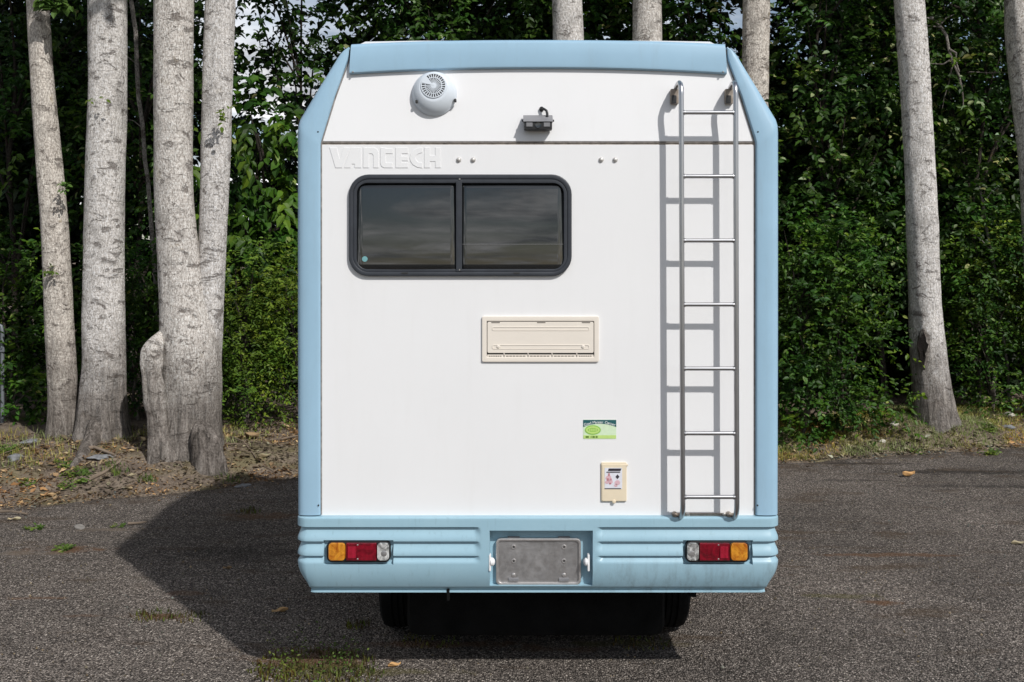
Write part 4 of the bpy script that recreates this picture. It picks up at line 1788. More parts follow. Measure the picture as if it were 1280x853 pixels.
T8 = [(540, 1143, 1200), (530, 1144, 1197), (510, 1143, 1191.5), (480, 1141, 1187), (444, 1139, 1183), (378, 1137, 1175.5), (280, 1134, 1172), (197, 1131.5, 1167.5), (105, 1126, 1162.5), (50, 1121, 1158), (0, 1117.5, 1154)]
T9 = [(540, 1296, 1350), (300, 1279, 1322), (200, 1275, 1314), (100, 1264, 1302), (40, 1258, 1296), (0, 1257, 1293)]

t1, _ = poplar(T1, 9.2, 'slender leaning pale poplar, leftmost of the trunks on the verge', crown_seed=1, root_amp=.10)
t2, _ = poplar(T2, 9.2, 'straight pale poplar with a flared dark foot right of the leftmost trunk', crown_seed=2, root_amp=.22)
t3, stems3 = poplar(T3, 8.95, 'thick forked poplar with two stems and a knobbly burl at its foot', crown_seed=3, extra=[T4], root_amp=.14)
t5, _ = poplar(T5, 10.9, 'poplar trunk showing above the middle of the camper roof', crown_seed=5)
t6, _ = poplar(T6, 11.1, 'poplar trunk showing above the camper roof, right of the middle one', crown_seed=6)
t7, _ = poplar(T7, 10.8, 'poplar trunk rising behind the upper right corner of the camper', crown_seed=7)
t8, _ = poplar(T8, 10.45, 'pale poplar with a dark bark wound standing on the grass right of the camper', crown_seed=8, root_amp=.09)
t9, _ = poplar(T9, 10.7, 'shaded poplar leaning in at the right edge of the picture', crown_seed=9)

# burl and old stump on the forked tree
rng = np.random.default_rng(33)
zb = 8.72


def lumpy(pts, n=40, lump=.10, seed=1):
    rng_ = np.random.default_rng(seed)
    return trunk_mesh([(depth_at(px, zc), zc - D, H - (py - YH) * zc / F, r) for (px, py, zc, r) in pts], rng_, n=n, lump=lump)


V, Fq = lumpy([(208, 585, zb, .14), (204, 562, zb, .115), (200, 545, zb, .085), (197, 520, zb, .070), (194, 504, zb, .085), (193, 496, zb, .078), (192, 482, zb, .088), (189, 468, zb, .070), (189, 456, zb, .090), (188, 444, zb, .082), (189, 438, zb, .092), (191, 429, zb + .02, .078), (196, 421, zb + .06, .05), (203, 412, zb + .12, .008)], lump=.17, seed=4)
np_mesh('burl', V, Fq, M['bark'], t3)
V, Fq = lumpy([(263, 595, 8.66, .15), (262, 575, 8.66, .13), (259, 560, 8.66, .105), (257, 548, 8.67, .105), (255, 538, 8.68, .085), (254, 532, 8.69, .075), (250, 526, 8.72, .03), (249, 524, 8.72, .006)], lump=.22, seed=9)
np_mesh('root_knob', V, Fq, M['bark_grey'], t3)
# surface root of the second tree
rq = MB()
path = []
for (px, zc, up, r) in ((124, 9.06, .10, .10), (116, 8.93, .035, .075), (107, 8.80, .008, .055), (101, 8.66, -.012, .045), (93, 8.52, -.010, .03), (85, 8.42, -.04, .015)):
    x, y = depth_at(px, zc), zc - D
    path.append((x, y, float(ground_z(x, y)) + up))
rq.tube(path, [.10, .075, .055, .045, .035, .025], 12)
rq.build('root', M['bark_grey'], t2)
# bark wound on the right-hand tree: raised lips, the hollow's shade put into a dark centre
wx, wz_, wy = depth_at(1144, 10.45), 10.45, None
cxt = depth_at(1160, 10.45)
wq = MB()
rad = .178
for (py0, py1, xo, w) in ((418, 452, 0, .030),):
    outl, inl = [], []
    for k in range(20):
        a = 2 * math.pi * k / 20
        zc_ = H - (435 - YH) * 10.45 / F
        th_ = -math.pi / 2 - .62 + math.cos(a) * .34 * (1 + .15 * math.sin(3 * a))
        th2 = -math.pi / 2 - .62 + math.cos(a) * .20 * (1 + .3 * math.sin(3 * a) + .2 * math.sin(7 * a))
        zz3 = zc_ + math.sin(a) * .21
        zz4 = zc_ + math.sin(a) * .15 * (1 + .2 * math.cos(5 * a))
        outl.append((cxt + math.cos(th_) * rad, 10.45 - D + math.sin(th_) * rad, zz3))
        inl.append((cxt + math.cos(th2) * (rad + .028), 10.45 - D + math.sin(th2) * (rad + .028), zz4))
    wq.add(outl + inl, [(k, (k + 1) % 20, 20 + (k + 1) % 20, 20 + k) for k in range(20)])
    hol = [(cxt + math.cos(-math.pi / 2 - .62) * (rad + .012), 10.45 - D + math.sin(-math.pi / 2 - .62) * (rad + .012), H - (435 - YH) * 10.45 / F)]
    dq = MB()
    dq.add(inl + hol, [(k, (k + 1) % 20, 20) for k in range(20)])
wq.build('wound_lip', M['bark_grey'], t8)
M['hollow'] = paint('brown_wound_shade', (.013, .008, .006), .95, var=.4, scale=40, bump=.006)  # dark brown wound, its depth painted as near-black colour
dq.build('wound', M['hollow'], t8)


# small leafy sprouts growing from the bark are parts of their trees
def sprout(parent, px, py, zc, n, leaf, seed):
    rng_ = np.random.default_rng(seed)
    p = np.array([depth_at(px, zc), zc - D - .02, H - (py - YH) * zc / F])
    O = p + rng_.normal(0, .02, (n, 3))
    Dv = rng_.normal(0, .6, (n, 3)) + np.array([0, -.8, .2])
    v, f, tn = twigs(O, Dv, 4, .08, leaf, rng_, tmin=.5, tmax=.95)
    np_mesh('sprout', v, f, M['leaf_weed'], parent, tint=tn, smooth_on=False)


sprout(t1, 68, 341, 9.05, 5, .045, 1)
sprout(t1, 86, 235, 9.05, 5, .05, 2)
sprout(t2, 121, 124, 9.0, 3, .04, 3)
sprout(t3, 281, 143, 8.8, 6, .045, 4)
sprout(t1, 88, 558, 8.95, 6, .05, 5)
sprout(t1, 60, 6, 9.0, 12, .09, 6)
sprout(t1, 84, 4, 9.0, 10, .09, 7)


# ------------------------------------------------------------------ understorey
def stemmed(name, cat, label, px, zc, lobes_rel, per, n, length, leaf, mat, seed, group, trunk_r=.035, ntr=1, trunk_mat='bark_dark', part='crown', stem_part='trunk', **kw):
    """lobes_rel: (dx, dy, z, rx, ry, rz) round the foot"""
    rng_ = np.random.default_rng(seed)
    x, y = depth_at(px, zc), zc - D
    gz = float(ground_z(x, y))
    t = thing(name, (x, y, gz), label, cat, group)
    lobes = [(x + a, y + b, gz + c, d, e, f_) for (a, b, c, d, e, f_) in lobes_rel]
    tall = max(c + f_ for (_, _, c, _, _, f_) in lobes_rel)
    q = MB()
    bends = rng_.normal(0, .06, (6, 2))
    core = [(x + bends[i][0] * (i > 0), y + bends[i][1] * (i > 0), gz - .1 + (tall * .85 + .1) * i / 5) for i in range(6)]
    q.tube(core, [trunk_r * (1 - .14 * i) for i in range(6)], 8)
    for (a, b, c, d, e, f_) in lobes:
        h = max(.1, min(c - gz - .25, tall * .8)) * rng_.uniform(.5, .9)
        i = min(4, int(h / (tall * .85) * 5))
        s = Vector(core[i]).lerp(Vector(core[i + 1]), .5)
        e_ = Vector((a, b, c))
        q.tube([s, s.lerp(e_, .5) + Vector((0, 0, .12)), e_], [trunk_r * .5, trunk_r * .35, trunk_r * .12], 6)
    q.build(stem_part, M[trunk_mat], t)
    v, f, tn = lobes_twigs(lobes, per, n, length, leaf, rng_, **kw)
    np_mesh(part, v, f, M[mat], t, tint=tn, smooth_on=False)
    return t


def rlobes(seed, n, wx, wy, z0, z1, s0, s1):
    r = np.random.default_rng(seed)
    out = []
    for i in range(n):
        s = r.uniform(s0, s1)
        out.append((r.uniform(-wx, wx), r.uniform(-wy, wy), z0 + (z1 - z0) * (i + r.uniform(0, 1)) / n, s, s * r.uniform(.7, 1.0), s * r.uniform(.7, 1.1)))
    return out


SG = 'shrubs at the foot of the wood'
SHRUBS = [
    (12, 10.3, 'dark shrub with upright leaves at the left edge behind the grey post', rlobes(1, 10, .6, .3, .2, 1.7, .28, .45), 'leaf_shrub', .075),
    (108, 10.5, 'dark shrub behind the gap between the two leftmost trunks', rlobes(2, 9, .45, .3, .2, 1.6, .25, .42), 'leaf_shrub', .07),
    (176, 10.2, 'green shrub between the straight poplar and the forked poplar', rlobes(3, 10, .38, .3, .15, 1.7, .24, .38), 'leaf_shrub', .065),
    (302, 10.0, 'bright green feathery bush right of the forked poplar', rlobes(4, 15, .42, .3, .15, 1.6, .24, .38), 'leaf_cedar', .042),
    (372, 10.2, 'bright green feathery bush partly hidden by the left side of the camper', rlobes(5, 13, .42, .3, .15, 1.6, .26, .4), 'leaf_cedar', .045),
    (1000, 10.1, 'dense shrub just right of the camper above the grass', rlobes(6, 18, .5, .22, .02, 2.0, .26, .40), 'leaf_shrub', .07),
    (1050, 10.2, 'dense dark shrub left of the poplar with the bark wound', rlobes(7, 18, .34, .22, .02, 2.1, .25, .38), 'leaf_shrub', .07),
    (1240, 10.95, 'bushy shrub right of the poplar with the bark wound', rlobes(8, 16, .36, .25, .1, 1.9, .26, .38), 'leaf_shrub', .06),
    (1290, 11.0, 'rounded bush at the right edge beneath the leaning poplar', rlobes(9, 13, .5, .3, .2, 2.0, .28, .45), 'leaf_cedar', .05),
]
for k, (px, zc, lab_, lb, mt, lf) in enumerate(SHRUBS):
    stemmed('shrub', 'shrub', lab_, px, zc, lb, 470 if lf > .055 else 620, 9, .22, lf * (.82 if lf > .055 else 1), mt, 200 + k, SG, .02, part='foliage', stem_part='stem', ratio=.55 if lf > .05 else .42, hang=.2, pale=.02)
# behind the camper, seen only past its sides
for k, (px, zc) in enumerate(((520, 10.8), (680, 11.2), (850, 11.0))):
    stemmed('shrub', 'shrub', ('shrub hidden behind the left half of the camper', 'shrub hidden behind the middle of the camper', 'shrub hidden behind the right half of the camper')[k],
            px, zc, rlobes(20 + k, 9, .6, .35, .2, 1.9, .35, .5), 160, 8, .26, .08, 'leaf_shrub', 220 + k, SG, .02, part='foliage', stem_part='stem', ratio=.55)

UG = 'leafy young trees behind the poplars'
UNDER = [
    (20, 11.4, 'dark leafy tree behind the leftmost poplar', rlobes(31, 13, .8, .5, 1.4, 4.9, .4, .65), .10),
    (178, 11.6, 'dark leafy tree seen between the straight and the forked poplar', rlobes(32, 13, .7, .5, 1.4, 5.0, .4, .62), .09),
    (322, 10.9, 'young tree with large hanging leaves between forked poplar and camper', rlobes(33, 14, .42, .4, 1.2, 3.2, .28, .42), .125),
    (384, 12.6, 'thin dark tree against the sky beside the upper left corner of the camper', rlobes(34, 12, .9, .6, 2.2, 5.8, .4, .6), .11),
    (560, 12.4, 'dark leafy tree rising above the left part of the camper roof', rlobes(35, 14, .9, .6, 1.6, 5.6, .5, .75), .10),
    (760, 12.6, 'dark leafy tree rising between the trunks above the camper roof', rlobes(36, 14, .9, .6, 1.6, 5.6, .5, .75), .10),
    (880, 12.2, 'leafy tree with pale leaf undersides above the right end of the roof', rlobes(37, 14, .7, .5, 1.6, 5.2, .45, .7), .10),
    (1035, 11.5, 'leafy tree with silvery leaf undersides right of the camper', rlobes(38, 16, .75, .5, 1.3, 5.2, .42, .65), .095),
    (1108, 12.0, 'dark leafy tree directly behind the poplar with the bark wound', rlobes(39, 14, .7, .5, 1.4, 5.2, .42, .65), .10),
    (1222, 11.7, 'leafy tree with a dead twiggy branch right of the wounded poplar', rlobes(40, 16, .8, .5, 1.3, 5.2, .42, .65), .095),
    (1325, 12.0, 'dark leafy tree beyond the right edge poplar', rlobes(41, 12, .7, .5, 1.2, 5.2, .42, .65), .10),
]
for k, (px, zc, lab_, lb, lf) in enumerate(UNDER):
    big = k == 2
    sp_ = k == 3
    stemmed('young_tree', 'tree', lab_, px, zc, lb, 170 if sp_ else (150 if big else 230), 9, .42 if big else .32, lf * (1 if big else .82), 'leaf_shrub' if k in (2,) else 'leaf_poplar', 300 + k, UG, .03 if k == 3 else .04,
            ratio=.62, hang=1.0 if big else .4, droop=.6 if big else .35, pale=.02 if k < 6 else .07)

# dead branch hanging from the right-hand tree, and thin saplings
db = thing('dead_branch', (depth_at(1204, 10.9), 10.9 - D, 3.2), 'bare twisted dead branch hanging right of the wounded poplar', 'branch')


def pth(pts, zc):
    return [(depth_at(x, zc), zc - D + (i % 3) * .02, H - (y - YH) * zc / F) for i, (x, y) in enumerate(pts)]


q = MB()
q.tube(pth([(1157, 24), (1166, 22), (1176, 30), (1183, 45), (1187, 62), (1193, 78), (1199, 95), (1203, 110), (1206, 122), (1204, 136)], 10.9), [.018, .017, .016, .016, .015, .013, .012, .010, .008, .005], 7)
q.tube(pth([(1187, 62), (1196, 66), (1197, 76), (1199, 90)], 10.9), [.012, .011, .009, .008], 6)
q.tube(pth([(1176, 30), (1184, 22), (1195, 17)], 10.9), [.009, .007, .004], 6)
q.tube(pth([(1188, 75), (1180, 80), (1166, 79)], 10.9), [.008, .007, .004], 6)
q.tube(pth([(1190, 84), (1187, 104), (1182, 122), (1178, 136)], 10.9), [.008, .006, .005, .003], 6)
q.tube(pth([(1176, 34), (1160, 32), (1150, 36)], 10.9), [.007, .006, .004], 6)
q.tube(pth([(1212, 90), (1240, 91), (1262, 90)], 10.9), [.005, .004, .003], 5)
q.build('twigs', M['bark_grey'], db)
sapl = [([(162, -60), (163, 0), (168, 40), (171, 80), (172, 120), (177, 160), (181, 200), (184, 224)], 10.6, .022, 'thin pale bare stem between the straight and the forked poplar'),
        ([(1224, 230), (1230, 255), (1235, 285), (1240, 315), (1246, 345), (1250, 378)], 11.0, .014, 'thin pale bare stem left of the right edge poplar')]
for pts, zc, r, lb in sapl:
    p = pth(pts, zc)
    gx, gy = p[-1][0], p[-1][1]
    gz = float(ground_z(gx, gy))
    s = thing('sapling', (gx, gy, gz), lb, 'sapling')
    q = MB()
    q.tube(p + [(gx + .1, gy, p[-1][2] * .5), (gx + .12, gy, gz - .05)], [r * .6] + [r] * (len(p) - 1) + [r * 1.1, r * 1.2], 8)
    q.build('stem', M['bark_grey'], s)
    q = MB()
    for j in range(1, len(p) - 1, 2):
        a = Vector(p[j])
        d = Vector((random.choice((-1, 1)) * random.uniform(.15, .35), random.uniform(-.2, .1), random.uniform(.05, .2)))
        q.tube([a, a + d * .5 + Vector((0, 0, .03)), a + d], [.007, .005, .002], 5)
    q.build('twigs', M['bark_grey'], s)

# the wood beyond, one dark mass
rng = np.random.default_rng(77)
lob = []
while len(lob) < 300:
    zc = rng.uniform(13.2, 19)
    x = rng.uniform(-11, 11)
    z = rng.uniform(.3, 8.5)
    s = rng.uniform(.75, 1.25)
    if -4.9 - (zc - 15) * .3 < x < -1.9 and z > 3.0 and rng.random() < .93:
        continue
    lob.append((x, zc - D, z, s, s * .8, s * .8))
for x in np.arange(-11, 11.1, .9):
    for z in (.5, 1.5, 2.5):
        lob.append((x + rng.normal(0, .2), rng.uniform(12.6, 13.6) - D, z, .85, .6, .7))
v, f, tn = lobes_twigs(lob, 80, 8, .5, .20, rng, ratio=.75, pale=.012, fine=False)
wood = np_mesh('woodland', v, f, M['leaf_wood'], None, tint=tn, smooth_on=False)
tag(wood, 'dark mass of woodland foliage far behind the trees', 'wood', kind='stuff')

# ------------------------------------------------------------------ post at the left edge
p0 = Vector((depth_at(3, 10.0), 10.0 - D, 0))
p0.z = float(ground_z(p0.x, p0.y))
post = thing('metal_post', p0, 'thin grey metal post with a curved top at the left edge', 'post')
q = MB()
zt = H - (408 - YH) * 10.0 / F
q.tube([(p0.x, p0.y, p0.z - .1), (p0.x, p0.y, zt - .06), (p0.x - .01, p0.y, zt), (p0.x - .05, p0.y, zt + .02)], .018, 10)
M['galv'] = paint('galvanised', (.16, .175, .19), .6, metal=.3, var=.15, scale=20)
q.build('pole', M['galv'], post)
q = MB()
q.box((p0.x, p0.y - .02, zt - .22), (.06, .02, .05), .004)
q.build('clamp', M['galv'], post)

# ------------------------------------------------------------------ grass, litter, grit
rng = np.random.default_rng(5)


def place_on(x, y):
    return np.stack([x, y, ground_z(x, y)], 1)


def blades(P, h, w, rng_, lean=.5):
    n_ = len(P)
    a = rng_.uniform(0, 6.28, n_)
    d = np.stack([np.cos(a), np.sin(a), np.zeros(n_)], 1)
    s = np.stack([-np.sin(a), np.cos(a), np.zeros(n_)], 1)
    hh = (h * rng_.uniform(.4, 1.3, n_))[:, None]
    ww = (w * rng_.uniform(.7, 1.3, n_))[:, None]
    ln = (rng_.uniform(.1, 1, n_) * lean)[:, None]
    up = np.array([0, 0, 1.0])
    v = np.stack([P - s * ww, P + s * ww, P + up * hh * .6 + d * hh * ln * .4 - s * ww * .7, P + up * hh * .6 + d * hh * ln * .4 + s * ww * .7, P + up * hh + d * hh * ln * 1.2], 1).reshape(-1, 3)
    k = np.arange(n_)[:, None] * 5
    f = np.concatenate([k + np.array([[0, 1, 3]]), k + np.array([[0, 3, 2]]), k + np.array([[2, 3, 4]])], 0)
    return v, f


def grass_area(n_, x0, x1, d0, d1, h, patch=0.0, bias=1.0):
    x = rng.uniform(x0, x1, n_)
    y = edge_y(x) + d0 + (d1 - d0) * rng.random(n_) ** bias
    keep = wob(x, y, 1.6, 6.0) + rng.normal(0, .35, n_) > patch
    P = place_on(x[keep], y[keep])
    v, f = blades(P, h, .0026, rng, .9)
    tn = np.clip(rng.beta(2, 2, len(P)) + .15 * wob(P[:, 0], P[:, 1], 2.0, 3.0), 0, 1)
    return v, f, np.repeat(tn, 5)


V, Fc, T = join([grass_area(34000, 2.3, 6.6, .08, 1.3, .036, -.6), grass_area(4000, -7, -3.6, .7, 2.2, .06, -.1), grass_area(2600, -3.5, -1.2, 1.0, 1.8, .055, .3), grass_area(1500, -3.4, 2.4, .2, 1.6, .05, .2)])
tag(np_mesh('grass', V, Fc, M['grass'], tint=T, smooth_on=False), 'short dry yellowish grass growing along the verge', 'grass', kind='stuff')


def flat_leaves(P, size, rng_, lo=0.0, hi=.95):
    n_ = len(P)
    a = rng_.uniform(0, 6.28, n_)
    Dv = np.stack([np.cos(a), np.sin(a), rng_.normal(.05, .25, n_)], 1)
    N = np.array([0, 0, 1.0]) + rng_.normal(0, .35, (n_, 3))
    L = size * rng_.uniform(.5, 1.4, n_)
    v, f = leaves(P + np.array([0, 0, .006]), Dv, N, L, L * rng_.uniform(.25, .75, n_), fold=.25, droop=-.15)
    return v, f, np.repeat(rng_.uniform(lo, hi, n_), 5)


def litter_area(n_, x0, x1, d0, d1, size, bias=1.0, **kw):
    x = rng.uniform(x0, x1, n_)
    y = edge_y(x) + d0 + (d1 - d0) * rng.random(n_) ** bias
    return flat_leaves(place_on(x, y), size, rng, **kw)


V, Fc, T = join([litter_area(16000, -6.5, -1.2, -.05, 1.9, .026), litter_area(1300, -5, -1.2, .05, 1.6, .055), litter_area(2500, 2.0, 6.5, .0, .9, .035, 1.6), litter_area(900, -6, 6.5, -.35, .1, .022),
                 litter_area(900, 2.0, 6.5, .0, 1.2, .05, 2.0, lo=.7, hi=1.0), litter_area(350, -5, -1.2, .05, 1.7, .05, lo=.75, hi=1.0)])
tag(np_mesh('leaf_litter', V, Fc, M['litter'], tint=T, smooth_on=False), 'brown dead leaf litter spread over the soil verge', 'leaves', kind='stuff')

# twigs lying about: uncounted debris
q = MB()
for i in range(170):
    left = rng.random() < .72
    x = rng.uniform(-6, -1.2) if left else rng.uniform(2.1, 6)
    y = float(edge_y(x)) + rng.uniform(.02, 1.5 if left else .7)
    a = rng.uniform(0, 6.28)
    ln = rng.uniform(.05, .28)
    p = []
    for t in (-.5, 0, .5):
        xx, yy = x + math.cos(a) * ln * t + rng.normal(0, .008), y + math.sin(a) * ln * t + rng.normal(0, .008)
        p.append((xx, yy, float(ground_z(xx, yy)) + .010 + abs(rng.normal(0, .012))))
    q.tube(p, [.0042, .0035, .002], 5)
M['twig'] = paint('dry_twigs', (.17, .13, .095), .85, var=.4, scale=3)
tag(q.build('fallen_twigs', M['twig']), 'dry brown twigs scattered over the soil verge', 'twigs', kind='stuff')

# loose grit on the asphalt
ng = 9000
x = rng.uniform(-5.5, 6.0, ng)
y = rng.uniform(-1.2, 5.6, ng)
keep = y < edge_y(x) - .02
edge_n = 900
x = np.concatenate([x[keep], rng.uniform(-6, 6.5, edge_n)])
y = np.concatenate([y[keep], edge_y(x[-edge_n:]) + rng.normal(0, .07, edge_n)])
P = place_on(x, y)
ng = len(P)
oct_v = np.array([[1, 0, 0], [-1, 0, 0], [0, 1, 0], [0, -1, 0], [0, 0, 1], [0, 0, -1]], float)
oct_f = np.array([[0, 2, 4], [2, 1, 4], [1, 3, 4], [3, 0, 4], [2, 0, 5], [1, 2, 5], [3, 1, 5], [0, 3, 5]])
sz = .0038 * np.exp(rng.normal(0, .38, ng))
sz[-edge_n:] *= 1.5
jit = rng.uniform(.55, 1.2, (ng, 6, 3))
V = P[:, None, :] + np.array([0, 0, .004]) + oct_v[None] * jit * sz[:, None, None]
Fc = (np.arange(ng)[:, None, None] * 6 + oct_f[None]).reshape(-1, 3)
M['grit'] = leaf_mat('grit', [(0, (.06, .055, .05)), (.5, (.15, .14, .13)), (.9, (.28, .265, .25)), (1, (.50, .48, .45))], .8, 0, .3)
tag(np_mesh('loose_grit', V.reshape(-1, 3), Fc, M['grit'], tint=np.repeat(rng.beta(1.3, 2.4, ng), 6), smooth_on=False), 'loose stone grit scattered over the asphalt', 'grit', kind='stuff')


# ------------------------------------------------------------------ small single things on the ground
def on_ground(px, py, iters=6):
    zc = F * H / (py - YH)
    for _ in range(iters):
        x, y = depth_at(px, zc), zc - D
        zc = F * (H - float(ground_z(x, y))) / (py - YH)
    return depth_at(px, zc), zc - D


def weed(px, py, r, n, leaf, label, seed, grassy=False, up=.6, mossy=False):
    rng_ = np.random.default_rng(seed)
    x, y = on_ground(px, py)
    z = float(ground_z(x, y))
    t = thing('weed', (x, y, z), label, 'weed', 'weeds growing through the asphalt and soil')
    if grassy:
        a = rng_.uniform(0, 6.28, n)
        rr = r * np.sqrt(rng_.random(n))
        P = place_on(x + np.cos(a) * rr * 1.3, y + np.sin(a) * rr)
        v, f = blades(P, leaf, .0035, rng_, .9)
        tag(np_mesh('blades', v, f, M['moss' if mossy else 'leaf_weed'], t, tint=np.repeat(rng_.uniform(0, 1, n), 5), smooth_on=False), kind='stuff')
    if not grassy or n > 150:
        m = max(6, n // 8) if grassy else n
        a = rng_.uniform(0, 6.28, m)
        rr = r * np.sqrt(rng_.random(m)) * .7
        O = place_on(x + np.cos(a) * rr, y + np.sin(a) * rr)
        Dv = np.stack([np.cos(a) * .7, np.sin(a) * .7, np.full(m, up)], 1) + rng_.normal(0, .25, (m, 3))
        v, f, tn = twigs(O, Dv, 6, r * .8, leaf * (.5 if grassy else 1), rng_, ratio=.5, hang=.05, droop=.2, tmin=.2, tmax=1.0)
        np_mesh('leaves', v, f, M['leaf_weed'], t, tint=tn, smooth_on=False)


WEEDS = [
    (101, 612, .10, 26, .034, 'largest bright green weed at the asphalt edge below the left trunks', False),
    (79, 606, .06, 14, .028, 'small green weed just left of the largest one at the asphalt edge', False),
    (85, 619, .06, 12, .026, 'low green weed on the asphalt side of the largest weed', False),
    (36, 618, .06, 12, .026, 'small weed by a tan leaf at the asphalt edge near the left', False),
    (5, 592, .13, 24, .04, 'leafy green clump on the soil at the left edge', False),
    (145, 604, .09, 70, .06, 'sparse grass tuft on the soil right of the largest weed', True),
    (184, 610, .06, 50, .05, 'thin grass tuft at the asphalt edge below the forked poplar', True),
    (42, 662, .055, 14, .026, 'small green weed alone on the asphalt at far left', False),
    (79, 688, .05, 14, .026, 'small green weed in the brown silt patch on the left asphalt', False),
    (147, 659, .04, 8, .02, 'tiny weed on the asphalt just before the shadow edge', False),
    (192, 771, .09, 90, .028, 'low mossy tuft on the asphalt at the shadow edge', True),
    (284, 604, .08, 70, .045, 'grass tuft at the asphalt edge near the camper side', True),
    (311, 640, .07, 50, .03, 'dark weed in the camper shadow on the asphalt', True),
    (1148, 566, .05, 12, .03, 'small green weed at the asphalt edge before the wounded poplar', False),
    (1238, 568, .09, 16, .036, 'low green weed at the asphalt edge near the right side', False),
    (1234, 553, .09, 18, .036, 'green weed on the verge among pale stones at right', False),
    (392, 836, .22, 420, .030, 'big tangled clump of grass and weeds in the near shadow edge', True),
    (360, 842, .10, 120, .024, 'small grassy clump left of the big tangled one', True),
    (440, 846, .11, 140, .022, 'low grassy clump right of the big tangled one', True),
    (240, 772, .09, 60, .022, 'mossy tuft inside the shadow right of the edge tuft', True),
    (540, 800, .12, 90, .022, 'low mossy tuft in the shadow behind the left of the bumper', True),
    (800, 803, .12, 90, .022, 'low mossy tuft on the asphalt below the right rear tyre', True),
    (447, 783, .05, 40, .03, 'small tuft in the shadow near the left rear tyre', True),
]
for k, (px, py, r, n_, lf, lb, gr) in enumerate(WEEDS):
    weed(px, py, r, n_, lf, lb, 500 + k, gr, mossy=('moss' in lb or 'tangled' in lb or 'dark weed' in lb or 'near the left rear' in lb))


def rock(px, py, size, label, col, seed, flatn=.6, name='stone', sx=1.3):
    rng_ = np.random.default_rng(seed)
    x, y = on_ground(px, py)
    z = float(ground_z(x, y))
    bm = bmesh.new()
    bmesh.ops.create_icosphere(bm, subdivisions=3, radius=1)
    ph = rng_.uniform(0, 6, 4)
    for v in bm.verts:
        c = v.co.copy()
        k = 1 + .20 * math.sin(2.3 * c.x + ph[0]) * math.cos(2.7 * c.y + ph[1]) + .12 * math.sin(6.1 * c.x + ph[3]) * math.sin(5.3 * c.y + ph[2]) + .09 * math.sin(5 * c.z + 4 * c.x + ph[2])
        v.co = Vector((c.x * k * sx * size, c.y * k * size, c.z * k * flatn * size))
    me = bpy.data.meshes.new(name)
    bm.to_mesh(me)
    bm.free()
    smooth(me, 60)
    o = bpy.data.objects.new(name, me)
    COL.objects.link(o)
    me.materials.append(col)
    o.location = (x, y, z + size * flatn * .35)
    o.rotation_euler = (0, 0, rng_.uniform(0, 6))
    tag(o, label, 'stone', 'stones along the verge')


M['rock_grey'] = paint('grey_stone', (.20, .205, .21), .85, var=.25, scale=30, bump=.004)
M['rock_pale'] = paint('pale_stone', (.48, .45, .38), .85, var=.2, scale=30, bump=.004)
M['rock_chip'] = paint('stone_chip', (.27, .25, .225), .85, var=.3, scale=40, bump=.004)
rock(19, 580, .055, 'rounded blue grey stone on the soil at far left', M['rock_grey'], 1)
rock(40, 590, .06, 'flat dark stone on the soil below the leftmost trunk', M['rock_grey'], 2, .35, sx=1.6)
rock(128, 598, .065, 'flat grey stone half buried below the straight poplar', M['rock_grey'], 3, .3, sx=1.7)
rock(112, 583, .05, 'grey stone beside the surface root of the straight poplar', M['rock_grey'], 4, .5)
rock(1117, 556, .040, 'round pale stone at the asphalt edge left of the wounded poplar', M['rock_pale'], 5, .7)
rock(1102, 561, .026, 'small white stone left of the round pale one', M['rock_pale'], 6, .7)
rock(1261, 546, .055, 'pale stone on the verge near the right edge', M['rock_pale'], 7, .6)
rock(1271, 541, .05, 'pale stone behind another near the right edge', M['rock_pale'], 8, .6)
rock(1192, 551, .035, 'flat pale stone at the asphalt edge below the wounded poplar', M['rock_pale'], 9, .4, sx=1.8)
rock(1260, 552, .045, 'grey stone at the asphalt edge near the right', M['rock_grey'], 10, .5)
rock(304, 608, .04, 'flat grey stone at the asphalt edge near the camper side', M['rock_grey'], 11, .3, sx=1.8)
rock(100, 659, .034, 'pale flat chip of stone on the left asphalt', M['rock_chip'], 12, .16, sx=2.3)


def dead_leaf(px, py, size, label, tint, seed, ratio=.5, curl=.12):
    rng_ = np.random.default_rng(seed)
    x, y = on_ground(px, py)
    z = float(ground_z(x, y))
    n_, m_ = 9, 4
    a = rng_.uniform(-.5, .5) + (math.pi if rng_.random() < .5 else 0)
    V, Fq = [], []
    for i in range(n_):
        t = i / (n_ - 1)
        w = size * ratio * .5 * math.sin(math.pi * (t ** .8)) * (1 + .12 * math.sin(9 * t + seed))
        for k in range(-m_, m_ + 1):
            u = k / m_
            lx, ly = (t - .5) * size, u * w
            lz = .008 + curl * size * (abs(u) ** 1.6 * .8 + (t - .5) ** 2 * 1.2) + .006 * math.sin(7 * t + 3 * u)
            V.append((x + lx * math.cos(a) - ly * math.sin(a), y + lx * math.sin(a) + ly * math.cos(a), z + lz))
    w2 = 2 * m_ + 1
    for i in range(n_ - 1):
        for k in range(w2 - 1):
            Fq.append((i * w2 + k, i * w2 + k + 1, (i + 1) * w2 + k + 1, (i + 1) * w2 + k))
    o = np_mesh('fallen_leaf', np.array(V), np.array(Fq), M['litter'], tint=np.full(len(V), tint))
    md = o.modifiers.new('thickness', 'SOLIDIFY')
    md.thickness = .0012
    tag(o, label, 'leaf', 'single fallen leaves on the ground')


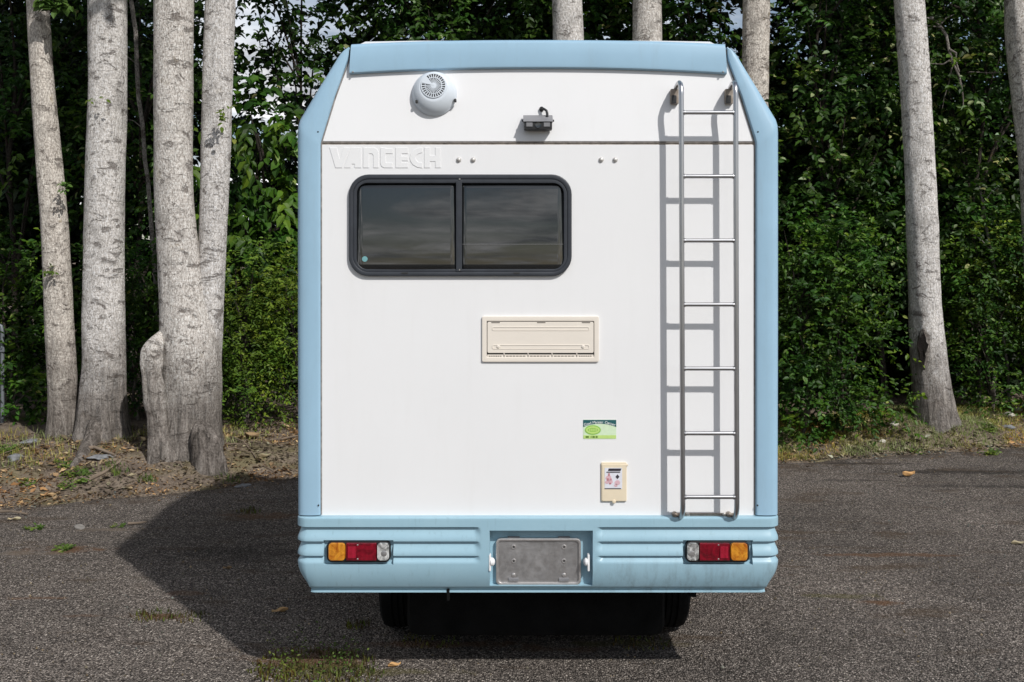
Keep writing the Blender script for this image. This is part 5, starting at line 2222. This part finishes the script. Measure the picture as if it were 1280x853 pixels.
LV = [(18, 651, .085, 'tan fallen leaf on the asphalt at far left', .97), (350, 766, .085, 'tan fallen leaf on the shaded asphalt left of the bumper', .93),
      (1136, 596, .12, 'brown fallen leaf alone on the right asphalt', .9), (1272, 681, .09, 'pale fallen leaf on the asphalt at the right edge', .98),
      (315, 572, .15, 'large salmon coloured dead leaf on the soil beside the camper', .78), (300, 575, .10, 'ochre dead leaf just left of the large salmon leaf', .85),
      (331, 588, .11, 'curled ochre dead leaf below the large salmon leaf', .9), (80, 596, .07, 'tan leaf on the soil above the small green weed', .97),
      (27, 617, .09, 'yellow tan leaf at the asphalt edge on the left', .96), (159, 613, .09, 'pinkish tan leaf at the asphalt edge below the forked poplar', .95),
      (60, 622, .11, 'grey tan strip of bark at the left asphalt edge', .93), (493, 834, .06, 'small pale leaf at the near edge of the camper shadow', .9),
      (284, 712, .05, 'small orange leaf in the camper shadow', .75), (1020, 555, .07, 'tan leaf in the grass right of the camper', .98)]
for k, (px, py, s, lb, tn) in enumerate(LV):
    dead_leaf(px, py, s, lb, tn, 40 + k, ratio=.8 if k in (4,) else .45, curl=.3 if k in (4, 6, 2) else .14)


def stick(pts, r, label, seed):
    rng_ = np.random.default_rng(seed)
    p = []
    for (px, py) in pts:
        x, y = on_ground(px, py)
        p.append((x, y, float(ground_z(x, y)) + r + abs(rng_.normal(0, .006))))
    q = MB()
    q.tube(p, [r * (1 - .5 * i / (len(p) - 1)) for i in range(len(p))], 8)
    o = q.build('stick', M['twig'])
    tag(o, label, 'stick', 'dry sticks on the ground')


stick([(100, 595), (118, 594), (143, 598)], .02, 'thick dry stick lying across the soil above the largest weed', 1)
stick([(108, 612), (130, 606), (150, 601)], .014, 'pale dry stick slanting from the largest weed', 2)
stick([(-10, 644), (14, 644), (34, 645)], .012, 'grey dry stick on the asphalt at the left edge', 3)
stick([(160, 657), (172, 656), (183, 656)], .010, 'pale dry stick on the asphalt before the shadow', 4)
stick([(338, 553), (352, 552), (372, 552)], .014, 'pale straight stick in the grass beside the camper', 5)
stick([(292, 572), (305, 582), (320, 590)], .010, 'thin stick slanting below the forked poplar', 6)

print('objects', len(bpy.data.objects), 'tris', sum(len(m.polygons) for m in bpy.data.meshes))
